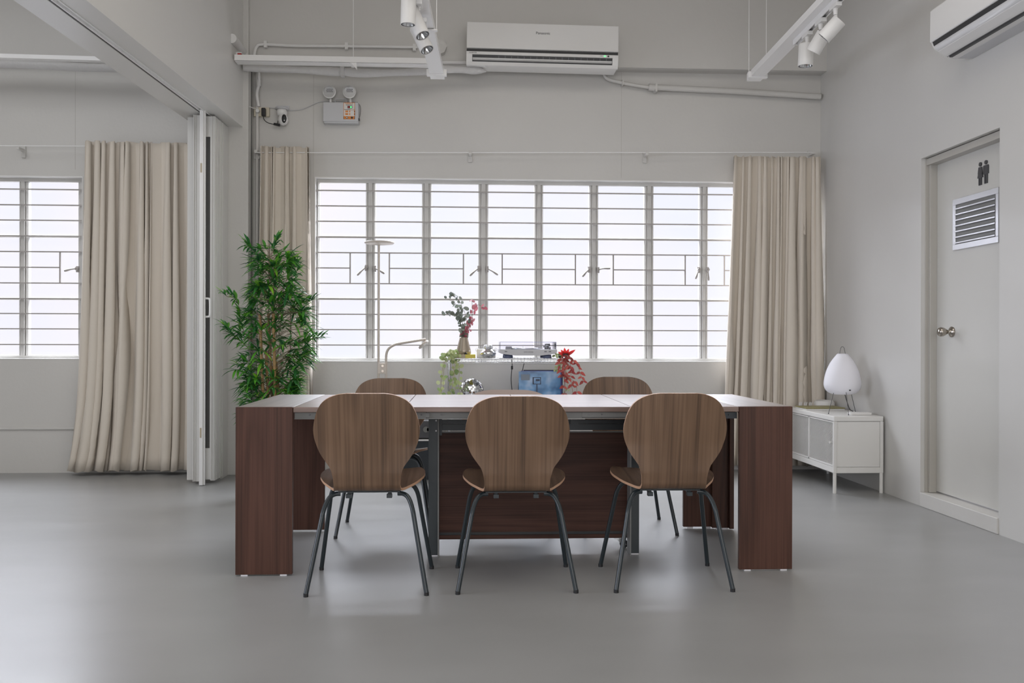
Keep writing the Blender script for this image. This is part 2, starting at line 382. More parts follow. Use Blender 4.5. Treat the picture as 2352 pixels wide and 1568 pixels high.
# ---------------------------------------------------------------- windows
YG=YB+.085
def bars_z(pys,px): return [aty(px,p,YB+.03).z for p in pys]
def window(name,R,mull,edges,rows,bars,verts,handles,sillx):
    x0,x1,z0,z1=R
    fr=MB(); d0,d1=YB+.055,YB+.115
    # plastered reveal lining and the light sill lips
    fr.box(x0,x1,YB-.003,YB+.20,z0-.0,z0+.008,1); fr.box(x0,x1,YB-.003,YB+.20,z1-.008,z1,1)
    fr.box(x0,x0+.008,YB-.003,YB+.20,z0+.008,z1-.008,1); fr.box(x1-.008,x1,YB-.003,YB+.20,z0+.008,z1-.008,1)
    zi0,zi1=z0+.008,z1-.008
    fr.box(x0+.008,x1-.008,d0,d1,zi0,zi0+.022); fr.box(x0+.008,x1-.008,d0,d1,zi1-.028,zi1)
    for a,b in mull:
        a,b=max(a,x0+.008),min(b,x1-.008)
        m=.30*(b-a); fr.box(a,b,d0+.012,d1,zi0+.022,zi1-.028); fr.box(a+m,b-m,d0-.008,d0+.012,zi0+.02,zi1-.028)
        fr.box(a+.006,a+.014,d0+.004,d0+.012,zi0+.02,zi1-.03); fr.box(b-.014,b-.006,d0+.004,d0+.012,zi0+.02,zi1-.03)
    for z in rows: fr.box(x0+.008,x1-.008,d0+.02,d1,z-.009,z+.009)
    f=obj(name,fr,['window_paint','sill_paint'],bevel=.002); struct(f)
    pn=MB(); pn.box(x0+.008,x1-.008,YG,YG+.006,zi0+.01,zi1-.01)
    obj('pane',pn,'frosted_glass',f)
    g=MB(); yg=YB+.03
    vx=sorted(verts)
    for i,z in enumerate(bars):
        segs=[(x0+.004,x1-.004)]
        if i==MIDBAR:
            segs=[]; cur=x0+.004
            for k in range(0,len(vx)-1,2): segs.append((cur,vx[k])); cur=vx[k+1]
            segs.append((cur,x1-.004)) if len(vx)%2==0 else segs.append((cur,vx[-1]))
        for a,b in segs: g.box(a,b,yg-.010,yg+.010,z-.0045,z+.0045)
    for v in vx: g.box(v-.0055,v+.0055,yg-.006,yg+.006,bars[MIDBAR+1],bars[MIDBAR-1])
    obj('grille',g,'grille_metal',f)
    for hx,hz,dx,dz in handles:
        h=MB(); p=Vector((hx,YB+.05,hz)); h.tube([p+Vector((0,.02,0)),p+Vector((0,-.03,0))],.013,12)
        h.box(hx-.012,hx+.012,YB+.045,YB+.062,hz-.026,hz+.022)
        e=p+Vector((dx,-.035,dz)); m_=p.lerp(e,.45)+Vector((0,-.012,.004)); 
        h.tube(cat([p+Vector((0,-.028,0)),m_,e]),[.007,.007,.006,.006,.006,.006,.006,.007,.008,.009,.0095,.009,.007],8)
        obj('window_handle',h,'grille_metal',f)
    return f
MIDBAR=5
bp=[441,476,511,547,582,617,652,687.5,722,757,792]
Yg=YB+.03
b1=[aty(1176,p+1,Yg).z for p in bp]
mulls=[(839,861),(968,990),(1098,1121),(1227,1247),(1353,1374),(1480,1501),(1607,1626),(1733,1753),(1858,1878)]
m1=[(X_(a,YG-.03),X_(b,YG-.03)) for a,b in mulls]
m1=[(W1[0]+.008,X_(732,YG-.03))]+m1
rows1=[aty(1176,547,YG-.02).z,aty(1176,688,YG-.02).z]
v1=[X_(p,Yg) for p in (804,894,1064,1153,1321,1408,1573,1663)]
hd=[]
for px,py,ex,ey in ((841,614,820,632),(860,616,883,628),(1100,616,1079,633),(1119,617,1144,631),(1354,618,1338,635),(1374,619,1402,616),(1606,619,1598,640),(1626,619,1628,644)):
    a=aty(px,py,YB+.03); b=aty(ex,ey,YB+.01); hd.append((a.x,a.z,b.x-a.x,b.z-a.z))
window('window_1',W1,m1,None,rows1,b1,v1,hd,None)
b2=[aty(100,p,Yg).z for p in (435,471,506,542,578,614,650,686,720,755,791)]
m2=[(X_(178,YG-.03),W2[1]-.008)]; xx=X_(42,YG-.03)
for k in range(6): m2.append((xx-k*.455,xx-k*.455+X_(63,YG-.03)-X_(42,YG-.03)))
rows2=[aty(100,542.5,YG-.02).z,aty(100,686,YG-.02).z]
a=aty(176,617,YB+.03); b=aty(147,622,YB+.01)
window('window_2',W2,m2,None,rows2,b2,[X_(138,Yg)],[(a.x,a.z,b.x-a.x,b.z-a.z)],None)

# ---------------------------------------------------------------- toilet door in its niche
dr=obj('door_1',MB().box(XD,XD+.04,DY0+.0,DY1-.0,.10,DZ-.045),'door_paint'); struct(dr)
mb=MB(); mb.box(XR+.025,XD+.06,DY1-.004,DY1,.0,DZ,0); mb.box(XR+.045,XD+.0,DY1-.03,DY1-.004,.09,DZ-.03,0)
mb.box(XR+.045,XD,DY0+.004,DY0+.03,.09,DZ-.03); mb.box(XR+.03,XD+.05,DY0,DY1,DZ-.045,DZ-.004)
obj('door_frame',mb,'frame_paint',dr,bevel=.003)
struct(obj('trim_8',MB().box(XR-.008,XD+.06,DY0,DY1-.004,0,.088),'wall_paint',bevel=.004))   # raised sill
kn=MB(); kp=atx(2187,762,XD); T=Matrix.Translation(kp)@Matrix.Rotation(-PI/2,4,'Y')
kn.lathe([(.0,0),(.033,0),(.033,.006),(.026,.012),(.013,.018),(.012,.032),(.020,.042),(.028,.058),(.029,.072),(.024,.084),(.0,.088)],(0,0,0),24,0,T)
obj('door_knob',kn,'nickel',dr)
# louvre grille
va=atx(2188,459,XD-.012); Yv1=va.y; Yv0=4.93; zt=va.z; zb=atx(2190,575,XD-.012).z
lv=MB(); t=.035
for a,b,c,d in ((Yv0,Yv1,zt-t,zt),(Yv0,Yv1,zb,zb+t),(Yv0,Yv0+t*.8,zb+t,zt-t),(Yv1-t*.8,Yv1,zb+t,zt-t)): lv.box(XD-.012,XD,a,b,c,d)
lo=obj('louvre_frame',lv,'aluminium',dr,bevel=.002)
sl=MB(); n=7; dz=(zt-zb-2*t)/n
for k in range(n):
    z=zb+t+dz*k; sl.add([(XD-.014,Yv0+.03,z+.004),(XD-.014,Yv1-.03,z+.004),(XD-.014,Yv1-.03,z+.012),(XD-.014,Yv0+.03,z+.012),(XD+.03,Yv0+.03,z+dz+.006),(XD+.03,Yv1-.03,z+dz+.006)],[(0,1,2,3),(3,2,5,4)])
obj('slat',sl,'aluminium',lo)
obj('louvre_backing',MB().box(XD-.001,XD+.002,Yv0+.02,Yv1-.02,zb+.02,zt-.02),'grey_steel',lo)
# pictogram of a woman and a man in thin dark metal
def picto(cy,zt_,female):
    m=MB(); s=.135; f=lambda y,z,x: Vector((x,cy+y*s,zt_-z*s))
    m.prism([(.10*math.cos(2*PI*k/16),.10+.09*math.sin(2*PI*k/16)) for k in range(16)],f,XD-.006,XD)
    if female: m.prism([(-.12,.22),(.12,.22),(.17,.50),(.13,.52),(.10,.36),(.20,.68),(.11,.68),(.11,1),(.02,1),(.02,.70),(-.02,.70),(-.02,1),(-.11,1),(-.11,.68),(-.20,.68),(-.10,.36),(-.13,.52),(-.17,.50)],f,XD-.006,XD)
    else: m.prism([(-.16,.22),(.16,.22),(.19,.27),(.19,.60),(.12,.60),(.12,.34),(.11,1),(.02,1),(.02,.62),(-.02,.62),(-.02,1),(-.11,1),(-.12,.34),(-.12,.60),(-.19,.60),(-.19,.27)],f,XD-.006,XD)
    obj('restroom_figure',m,'dark_steel',dr)
pa=atx(2253,372,XD); picto(pa.y,pa.z,True); pa=atx(2266,367,XD); picto(pa.y,pa.z,False)

# ---------------------------------------------------------------- folded partition door
d2=thing('door_2',None,None,(-1.9,6.8,0),kind='structure')
zt=BZ+.005
def P(px,Y): return X_(px,Y)
post=MB(); x0,x1=P(457.5,6.6),P(466,6.6); post.box(x0,x1,6.60,6.635,.004,zt); post.box(x1,x1+.012,6.61,6.625,.004,zt)
obj('lead_post',post,'white_metal',d2,bevel=.002)
lp=MB(); a,b=P(443,6.68),P(458,6.68); lp.box(a,b+.02,6.69,6.73,.018,zt-.02); lp.box(a,a+.006,6.68,6.74,.018,zt-.02); lp.box(a+.016,a+.02,6.684,6.69,.02,zt-.02)
obj('folded_leaf',lp,'trim_paint',d2,bevel=.0015)
mp=MB(); a,b=P(469,6.72),P(493,6.72); zg0=Z_(1027,6.72); zg1=Z_(322,6.72); g0,g1=P(470,6.72),P(482,6.72)
mp.box(a,b,6.72,6.745,.03,zg0); mp.box(a,b,6.72,6.745,zg1,zt-.02); mp.box(g1,b,6.72,6.745,zg0,zg1)
for k in (.35,.7,.9): x=g1+(b-g1)*k; mp.box(x-.003,x+.003,6.715,6.72,.03,zt-.02)
lf=obj('folded_leaf',mp,'trim_paint',d2)
obj('leaf_glass',MB().box(a-.01,g1,6.733,6.740,zg0,zg1),'glass_dark',lf)
rp=MB(); A=Vector((P(493,6.72),6.72,0)); B=Vector((P(511,6.93),6.93,0))
def upr(mb,A,B,w,z0,z1):
    d=(B-A).normalized(); n=Vector((d.y,-d.x,0))*w
    vs=[A+Vector((0,0,z0)),B+Vector((0,0,z0)),B-n+Vector((0,0,z0)),A-n+Vector((0,0,z0))]; vs+=[v+Vector((0,0,z1-z0)) for v in vs]
    mb.add(vs,[(0,3,2,1),(4,5,6,7),(0,1,5,4),(1,2,6,5),(2,3,7,6),(3,0,4,7)])
upr(rp,A,B,.03,.02,zt-.02)
for k in (.02,.22,.62,.74,.96):
    q=A.lerp(B,k); q2=A.lerp(B,k+.025); n=Vector(((B-A).y,-(B-A).x,0)).normalized()*.004; upr(rp,q+n,q2+n,.006,.02,zt-.02)
obj('folded_leaf',rp,'trim_paint',d2)
bp2=MB(); bp2.box(P(443,6.9),P(508,6.97),6.76,6.80,.02,zt-.02); bp2.box(P(455,6.9),P(508,6.97),6.84,6.87,.02,zt-.02)
obj('folded_leaf',bp2,'trim_paint',d2)
jb=MB(); jb.box(P(509,6.98),P(513,6.98),6.94,7.11,.0,zt-.01); obj('jamb',jb,'trim_paint',d2)
hm=MB(); za,zb_=Z_(688,6.6),Z_(729,6.6); xh=P(479,6.6); x1_=P(466,6.62)
hm.tube(cat([(x1_,6.63,za),(xh-.012,6.63,za),(xh,6.63,za-.014),(xh,6.63,zb_+.014),(xh-.012,6.63,zb_),(x1_,6.63,zb_)],4),.0075,8); hm.box(x1_-.002,x1_+.008,6.62,6.64,zb_-.02,za+.02)
obj('door_handle',hm,'white_metal',d2)
lk=MB()
for py in (382,490,992,1022): pass
for a,b in ((382,403),(981,1003)): lk.box(P(459.5,6.6),P(463,6.6),6.597,6.6,Z_(b,6.6),Z_(a,6.6))
obj('latch_plate',lk,'tan',d2)

# ================================================================ TABLE
TX0,TX1=-1.02,1.495; TY0,TY1=4.075,5.02; ZT=.75
tb=thing('extending_table','long dark wood extending table with metal runners under the leaves','table',(.24,4.55,0))
def endunit(x0,x1,back):
    top=obj('end_top',MB().box(x0,x1,TY0+.024,TY1-.024 if back else TY1-.0,ZT-.028,ZT),['table_end_lit_wood'],tb,bevel=.0015)
    obj('leg_panel',MB().box(x0,x1,TY0,TY0+.024,.006,ZT-.0),'table_wood',tb,bevel=.0015)
endunit(TX0,-.770,False); endunit(1.249,TX1,False)
m=MB(); m.box(TX0,-.770,TY1-.024,TY1,.012,ZT-.028); obj('leg_panel',m,'table_wood',tb,bevel=.0015)
m=MB(); m.box(1.37,1.484,TY1-.05,TY1-.025,.010,ZT-.028); m.box(1.46,1.484,TY1-.08,TY1-.05,.010,ZT-.03); obj('leg_panel',m,'table_wood',tb,bevel=.0015)
m=MB(); m.box(1.215,1.395,TY1-.024,TY1,.012,ZT-.028); obj('leg_panel',m,'table_wood',tb,bevel=.0015)
for x0,x1,y0,y1 in ((TX0+.004,-.774,TY0+.002,TY0+.022),(1.253,TX1-.004,TY0+.002,TY0+.022),(TX0+.004,-.774,TY1-.02,TY1-.004),(1.22,1.39,TY1-.02,TY1-.004),(1.375,1.48,TY1-.048,TY1-.03)):
    for xa,xb in ((x0+.02,x0+.05),(x1-.05,x1-.02)): obj('foot',MB().box(xa,xb,y0,y1,0,.014),'bottom_edge',tb)
seams=[-.770,-.275,.245,.755,1.249]
for a,b in zip(seams,seams[1:]):
    obj('table_leaf',MB().box(a+.0012,b-.0012,TY0+.006,TY1,ZT-.024,ZT-.001),'table_top_wood',tb,bevel=.0025)
# runners
r=MB(); r.box(-.766,-.18,TY0+.030,TY0+.046,.698,.7245); r.box(-.18,-.165,TY0+.026,TY0+.05,.700,.722); r.box(-.165,.53,TY0+.034,TY0+.05,.698,.7245); r.box(.53,.86,TY0+.030,TY0+.046,.700,.7245)
for x in (-.70,-.23,-.20,-.11,.41,.44,.56,.62,.74,.80): r.cyl((x,TY0+.031,.713),(x,TY0+.026,.713),.0035,10,1)
r.box(-.766,.85,TY0+.024,TY0+.06,.694,.698); obj('runner',r,['grey_steel','dark_steel'],tb)
r=MB(); r.box(.86,1.247,TY0+.034,TY0+.06,.693,.722); r.cyl((1.21,TY0+.035,.71),(1.21,TY0+.028,.71),.004,10); obj('runner',r,'black_metal',tb)
r=MB(); r.box(-.766,1.247,TY1-.07,TY1-.05,.695,.7245); obj('runner',r,'grey_steel',tb)
# centre legs: black steel posts, cross rails and the wood modesty panel
for a,b in ((985,1008),(1447,1469)):
    x0,x1=X_(a,4.41),X_(b,4.41); m=MB(); m.box(x0,x1,4.41,4.414,.006,.698); 
    xs=x1 if a<1200 else x0
    m.box(xs-.003,xs+.003,4.38,4.46,.0,.698,1)  # lit edge of the black post, put in as lighter grey
    m.cyl(((x0+x1)/2+.012,4.411,.66),((x0+x1)/2+.012,4.405,.66),.004,8,2); m.cyl(((x0+x1)/2+.012,4.411,.61),((x0+x1)/2+.012,4.405,.61),.004,8,2)
    m.box(x0+.003,x1-.002,4.411,4.43,.0,.006,2)
    obj('leg',m,['leg_metal','grey_steel','bottom_edge'],tb)
xa,xb=X_(1010,4.45),X_(1446,4.45)
m=MB(); m.box(xa,xb,4.44,4.47,Z_(973,4.45),Z_(964,4.45)); m.box(xa,xb,4.445,4.475,Z_(988,4.45),Z_(974,4.45)); m.box(xa,xa+.012,4.43,4.46,.585,.69); m.box(X_(1310,4.43),X_(1328,4.43),4.425,4.445,Z_(974,4.43),Z_(964,4.43))
obj('cross_rail',m,'black_metal',tb)
xa,xb=X_(1013,4.5),X_(1447,4.5)
m=MB(); m.box(xa-.02,xb+.02,4.50,4.525,Z_(1222,4.5),Z_(994,4.5)); m.box(xa-.02,xb+.02,4.50,4.525,Z_(1238,4.5),Z_(1229,4.5)); m.box(xa-.02,xb+.02,4.508,4.52,Z_(1229,4.5),Z_(1222,4.5),1)
m.box(xa-.02,xb+.02,4.508,4.512,Z_(994,4.5),Z_(991,4.5),2)
obj('modesty_panel',m,['table_wood_side','dark_plastic','grey_steel'],tb)
def caster(x,y,z1):
    m=MB(); m.box(x-.028,x+.028,y-.02,y+.02,z1-.006,z1); 
    for k in (-1,1): m.add([(x-.02,y+k*.011,z1-.006),(x+.01,y+k*.011,z1-.006),(x+.035,y+k*.011,.018),(x+.02,y+k*.011,.012),(x-.02,y+k*.013,z1-.006),(x+.01,y+k*.013,z1-.006),(x+.035,y+k*.013,.018),(x+.02,y+k*.013,.012)],[(0,1,2,3),(7,6,5,4),(0,4,5,1),(1,5,6,2),(2,6,7,3)])
    c=obj('caster',m,'chrome',tb)
    w_=MB(); w_.tube([(x+.022,y-.009,.021),(x+.022,y+.009,.021)],.021,20); w_.tube([(x+.022,y-.0095,.021),(x+.022,y+.0095,.021)],.009,12,1); obj('wheel',w_,['dark_plastic','chrome'],c)
caster(X_(1425,4.55),4.56,.052); caster(X_(1030,4.9),4.95,.052)

# ================================================================ CHAIRS
def smoothtab(x,tab):
    # cosine-eased table lookup
    for (x0,y0),(x1,y1) in zip(tab,tab[1:]):
        if x<=x1:
            t=max(0,(x-x0)/(x1-x0)); return y0+(y1-y0)*t
    return tab[-1][1]
BACKW=[(.438,.1365),(.448,.1365),(.486,.139),(.525,.150),(.549,.166),(.588,.192),(.633,.210),(.665,.216),(.698,.2155),(.746,.204),(.780,.188),(.800,.171),(.814,.150),(.824,.127),(.830,.105),(.834,.075)]
SEATW=[(-.200,.137),(-.180,.139),(-.150,.148),(-.11,.170),(-.06,.200),(0,.221),(.06,.227),(.12,.222),(.17,.207),(.20,.188),(.215,.168),(.222,.140)]
def shell_profile():
    pts=[(.222,.434),(.218,.441),(.208,.446),(.19,.448),(.17,.447),(.10,.441),(.02,.434),(-.05,.428),(-.11,.424),(-.150,.422),(-.180,.427),(-.200,.444),(-.207,.468),(-.214,.50),(-.223,.55),(-.236,.61),(-.252,.68),(-.268,.75),(-.276,.785),(-.281,.808),(-.284,.822),(-.286,.834)]
    P=cat([(a,0,b) for a,b in pts],5)
    BW=[(v.x,v.y) for v in cat([(a,b,0) for a,b in BACKW],6)]; SW=[(v.x,v.y) for v in cat([(a,b,0) for a,b in SEATW],6)]
    W=[interp(p.z,BW) if (p.z>.444 and p.x<-.195) else interp(p.x,SW) for p in P]
    return P,W
def chair_shell(scale_w=1.0):
    P,W=shell_profile(); n=len(P); nu=16; th=.011
    # denser rounding at the two ends
    top=[];bot=[]
    mb=MB(); rows=[]
    def width(i):
        s=i/(n-1)
        return W[i]*scale_w
    nrm=[]
    for i in range(n):
        t=(P[min(i+1,n-1)]-P[max(i-1,0)]).normalized(); nrm.append(Vector((t.z,0,-t.x)))  # points down / backwards
    V=[[],[]]
    for i in range(n):
        s=i/(n-1); w=width(i)
        seat=max(0,min(1,(P[i].x+.17)/.16)); seat=seat*seat*(3-2*seat); back=max(0,min(1,(P[i].z-.50)/.12))
        for side in (0,1):
            row=[]
            for k in range(nu+1):
                t=-1+2*k/nu; t=math.copysign(abs(t)**.9,t); x=w*t
                # dished seat with raised wings, back wrapping gently
                dz=.015*seat*(x/.22)**2; dy=.030*back*(x/.22)**2
                # rounded plan at seat front and back top
                c=P[i]+nrm[i]*(th*side)
                row.append(Vector((x,c.x+dy,c.z+dz)))
            V[side].append(row)
    # round the ends by pulling the outer points of the last rows
    for side in (0,1):
        for i in range(n):
            mb_=None
    vs=[]; idx={}
    for side in (0,1):
        for i in range(n):
            for k in range(nu+1): idx[(side,i,k)]=len(vs); vs.append(V[side][i][k])
    fa=[];fe=[]
    for i in range(n-1):
        for k in range(nu):
            a=lambda s,ii,kk: idx[(s,ii,kk)]
            fa.append((a(0,i,k),a(0,i+1,k),a(0,i+1,k+1),a(0,i,k+1))); fa.append((a(1,i,k),a(1,i,k+1),a(1,i+1,k+1),a(1,i+1,k)))
    for i in range(n-1):
        fe.append((idx[(0,i,0)],idx[(1,i,0)],idx[(1,i+1,0)],idx[(0,i+1,0)])); fe.append((idx[(0,i,nu)],idx[(0,i+1,nu)],idx[(1,i+1,nu)],idx[(1,i,nu)]))
    for k in range(nu):
        fe.append((idx[(0,0,k)],idx[(0,0,k+1)],idx[(1,0,k+1)],idx[(1,0,k)])); fe.append((idx[(0,n-1,k)],idx[(1,n-1,k)],idx[(1,n-1,k+1)],idx[(0,n-1,k+1)]))
    return vs,fa,fe,n,nu
def make_chair(name,label,loc=(0,0,0),face='walnut',edge='ply_edge',scale_w=1.0,group=None):
    root=thing(name,label,'chair',(0,0,0),group)
    vs,fa,fe,n,nu=chair_shell(scale_w)
    # seat = rows up to the bend, backrest = the rest
    cut=None; P,W=shell_profile()
    for i,p in enumerate(P):
        if p.x<-.158: cut=i; break
    def rowof(f): 
        return min((v%((nu+1)*n))//(nu+1) for v in f)
    for nm,test,fm in (('seat',lambda r:r<cut,'walnut_seat' if face=='walnut' else face),('backrest',lambda r:r>=cut,face)):
        m=MB(); used={}; 
        def addf(fs,mi,sm):
            for f in fs:
                if not test(rowof(f)): continue
                g=[]
                for v in f:
                    key=(v,mi)
                    if key not in used: used[key]=len(m.v); m.v.append(vs[v])
                    g.append(used[key])
                m.f.append(g); m.m.append(mi); m.s.append(sm)
        addf(fa,0,True); addf(fe,1,False)
        obj(nm,m,[fm,edge],root)
    for sx in (-1,1):
        # rear leg
        A_=Vector((sx*.187,-.157,.330)); B_=Vector((sx*.245,-.217,.012))
        m=MB(); pth=cat([(sx*.120,-.113,.403),(sx*.142,-.117,.402),(sx*.162,-.128,.391),(sx*.177,-.143,.364),A_,A_.lerp(B_,.1),A_.lerp(B_,.5),B_],6)
        m.tube(pth,.0098,12); l=obj('leg',m,'leg_metal',root); obj('rubber_foot',MB().cyl((sx*.2455,-.2172,.014),(sx*.2455,-.2172,0),.0105,12),'dark_plastic',l)
        A_=Vector((sx*.196,.122,.345)); B_=Vector((sx*.250,.217,.012))
        m=MB(); pth=cat([(sx*.085,.090,.412),(sx*.120,.094,.415),(sx*.150,.098,.413),(sx*.174,.106,.398),(sx*.188,.114,.374),A_,A_.lerp(B_,.1),A_.lerp(B_,.5),B_],6)
        m.tube(pth,.0098,12); l=obj('leg',m,'leg_metal',root); obj('rubber_foot',MB().cyl((sx*.2505,.2175,.014),(sx*.2505,.2175,0),.0105,12),'dark_plastic',l)
    m=MB(); m.box(-.13,.13,-.125,-.09,.409,.414); m.tube([(-.09,.090,.412),(.09,.090,.412)],.009,8)
    for sx in (-1,1): m.tube([(sx*.085,-.110,.402),(sx*.085,.09,.412)],.008,8); m.box(sx*.085-.011,sx*.085+.011,-.128,-.105,.386,.402)
    obj('seat_frame',m,'leg_metal',root)
    return root
def copy_tree(o,parent=None):
    c=o.copy(); sc.collection.objects.link(c); c.parent=parent; ORG[c.name]=ORG.get(o.name,Vector())
    for ch in list(o.children): copy_tree(ch,c)
    return c
CG='walnut shell chairs round the table'
c0=make_chair('shell_chair','walnut shell chair on black legs, leftmost of the three in front of the table',group=CG)
spots=[(-.405,3.955,0,1.0,None),
       (.215,3.965,.00,.985,'walnut shell chair on black legs, middle of the three in front of the table'),
       (.876,3.960,-.01,1.0,'walnut shell chair on black legs, rightmost of the three in front of the table'),
       (-.435,5.045,PI,.99,'walnut shell chair behind the table, in front of the floor lamp'),
       (.890,5.05,PI,1.0,'walnut shell chair behind the table, right of the red trailing plant')]
for i,(x,y,rz,sz,lab) in enumerate(spots):
    c=c0 if i==0 else None
    if c is None: c=copy_tree(c0); c['label']=lab
for c,(x,y,rz,sz,lab) in zip([c0]+[o for o in sc.objects if o.name.startswith('shell_chair.')],spots):
    c.location=(x,y,0); c.rotation_euler=(0,0,rz); c.scale=(1,1,sz)
tc=make_chair('tub_chair','low taupe chair with a wide curved back, behind the middle of the table',face='taupe_shell',edge='taupe_shell',scale_w=1.25)
tc.location=(.235,5.10,0); tc.rotation_euler=(0,0,PI-.06); tc.scale=(1,1,.905)

# ================================================================ CURTAINS
def curtain(name,label,Y,xt,xb,zt,zb,nf,amp,seed,flare=0,rod=True):
    rnd=random.Random(seed); wd=[.25+rnd.random()**1.6*1.6 for _ in range(nf)]; tot=sum(wd); cum=[0]
    for q in wd: cum.append(cum[-1]+q/tot)
    am=[.35+.95*rnd.random() for _ in range(nf+1)]; sk=[(rnd.random()-.5) for _ in range(nf+1)]
    nu=nf*14; nv=26
    def fn(u,v):
        # v 0 top .. 1 bottom
        uu=u+ .006*math.sin(7*u+3*v+seed)*v
        uu=min(1,max(0,uu)); k=0
        while k<nf-1 and uu>cum[k+1]: k+=1
        t=(uu-cum[k])/(cum[k+1]-cum[k]); ph=2*PI*t
        a=am[k]*(1-t)+am[(k+1)%(nf+1)]*t
        g=.55+.45*min(1,v*1.6)+.05*math.sin(4*v+k*1.7)
        prof=math.cos(ph)+.22*math.cos(2*ph+sk[k]*2)
        d=amp*a*g*prof
        e=v**1.3
        x0=xt[0]+(xb[0]-xt[0])*e+ (flare*(v**7)); x1=xt[1]+(xb[1]-xt[1])*e
        wscale=(x1-x0)
        x=x0+wscale*u- .95*amp*a*g*math.sin(2*ph)*(1 if 0.02<u<.98 else 0)+.006*sk[k]*math.sin(4*v+k)*(1 if .02<u<.98 else 0)
        if v>.93: d+=.006*math.sin(40*u+seed)*(v-.93)/.07
        z=zt+(zb-zt)*v+ (.006*math.sin(ph*1+k) if v==0 else 0)+(.008*math.sin(ph+k*2) if v==1 else 0)
        return Vector((x,Y-d,z))
    mb=MB(); mb.grid(fn,nu,nv)
    org=((xt[0]+xt[1])/2,Y,0)
    o=obj(name,mb,'curtain_fabric',org=org,solid=.002)
    return tag(o,label,'curtain',None)
curtain('curtain','wide beige curtain left of the folding door, in the left room',7.16,(X_(194,7.14),X_(476,7.14)),(X_(180,7.14),X_(484,7.14)),Z_(336,7.14),Z_(1077,7.14),15,.050,3,flare=-.08)
curtain('curtain','narrow beige curtain behind the bamboo plant, at the left end of the window',7.19,(X_(597,7.16),X_(708,7.16)),(X_(588,7.16),X_(716,7.16)),Z_(341,7.16),.05,8,.038,9)
curtain('curtain','wide beige curtain in the right corner, at the right end of the window',7.18,(X_(1688,7.14),2.845),(X_(1662,7.14),2.865),Z_(349,7.14),.05,17,.046,14)

# curtain wires with their brackets
def wire(label,xa,xb,za,zb,brs):
    o=thing('curtain_wire',label,'curtain wire',((xa+xb)/2,7.14,za))
    m=MB(); m.tube([(xa,7.19,za),(xb,7.19,zb)],.0035,8); obj('wire',m,'white_metal',o)
    for x,z in brs:
        m=MB(); m.box(x-.012,x+.012,7.182,YB,z-.014,z+.006); m.box(x-.016,x+.016,YB-.012,YB,z-.06,z+.03); obj('bracket',m,'wall_paint',o,bevel=.002)
pL=aty(560+25,346,7.19); pR=aty(1872,350,7.19)
bm_=[aty(1080,350,7.19),aty(1486,352,7.19)]
wire('long pale curtain wire above the main window',pL.x,pR.x,pL.z-.015,pR.z-.0,[(p.x,p.z) for p in bm_]+[(pL.x+.01,pL.z),(pR.x-.01,pR.z)])
pL=aty(-260,333,7.19); pR=aty(470,337,7.19); b_=aty(41,339,7.19)
wire('pale curtain wire above the window of the left room',pL.x,pR.x,pL.z,pR.z,[(b_.x,b_.z)])

# ================================================================ UPPER WALL FITTINGS
# cable tray along the far wall
ty=6.83; a=aty(538,125,ty); b=aty(538,139,ty); xe=X_(1000,ty); zt0,zt1=a.z,b.z
m=MB(); m.box(a.x,xe,ty,ty+.004,zt1,zt0); m.box(a.x,xe,ty,ty+.10,zt1,zt1+.004); m.box(a.x,xe,ty+.096,ty+.10,zt1,zt0)
ct=thing('cable_tray','long white cable tray hung below the ceiling beam, left of the air conditioner','cable tray',((a.x+xe)/2,ty,zt1))
obj('channel',m,'white_metal',ct,bevel=.0015)
m=MB(); x=X_(808,ty); m.tube([(x,ty+.05,zt1),(x,ty+.05,ZC)],.003,8); m.box(x-.02,x+.02,ty-.003,ty+.104,zt1-.006,zt1+.0); m.add([(x-.01,ty-.004,zt1),(x+.03,ty-.004,zt1),(x+.035,ty-.004,zt1-.055),(x-.01,ty,zt1),(x+.03,ty,zt1),(x+.035,ty,zt1-.055)],[(0,1,2),(3,5,4),(0,3,4,1),(1,4,5,2),(2,5,3,0)])
obj('hanger',m,'white_metal',ct)
m=MB(); p=aty(548,108,7.0); m.tube([(p.x,6.80,p.z),(p.x,7.11,p.z)],.035,18); m.box(p.x-.03,p.x+.04,6.93,6.99,zt0,zt0+.05)
cx=thing('junction_can','round white junction can above the left end of the cable tray','junction box',(p.x,6.95,zt0)); obj('can',m,'white_plastic',cx)
q=aty(544,122,6.82); obj('plug',MB().box(q.x-.006,q.x+.022,6.86,6.90,zt0,zt0+.02),['red'],cx,label='dark red plug')
# left room tray and foam pipe
p0=aty(-150,126,6.9); p1=aty(300,139,6.9)
m=MB(); m.bar(p0,p1,.06,.03); o=obj('cable_tray',m,'white_metal',org=((p0.x+p1.x)/2,6.9,p0.z)); tag(o,'white cable tray high on the wall of the left room','cable tray')
path=[aty(px,py,7.05) for px,py in ((-150,148),(0,146),(90,149),(180,154),(270,156),(360,158))]
m=MB(); m.tube(cat(path,8),.032,14); o=obj('insulated_pipe',m,'wrapped_foam',org=path[2]); tag(o,'white wrapped pipe below the tray in the left room','pipe')
# foam pipe of the main room
path=[aty(px,py,7.07) for px,py in ((560,154),(640,158),(720,162),(783,165),(790,165),(840,168),(930,166),(1010,160),(1060,160),(1100,162),(1117,164))]
m=MB(); P_=cat(path,6); n=len(P_); m.tube(P_,[.030+.004*math.sin(i*.5) if i<n-9 else .030*(n-i)/9+.002 for i in range(n)],16)
x=aty(787,165,7.07); m.box(x.x-.014,x.x+.014,7.03,7.11,x.z-.036,x.z+.036)
o=obj('insulated_pipe',m,'wrapped_foam',org=x); tag(o,'sagging white wrapped pipe under the long cable tray','pipe')
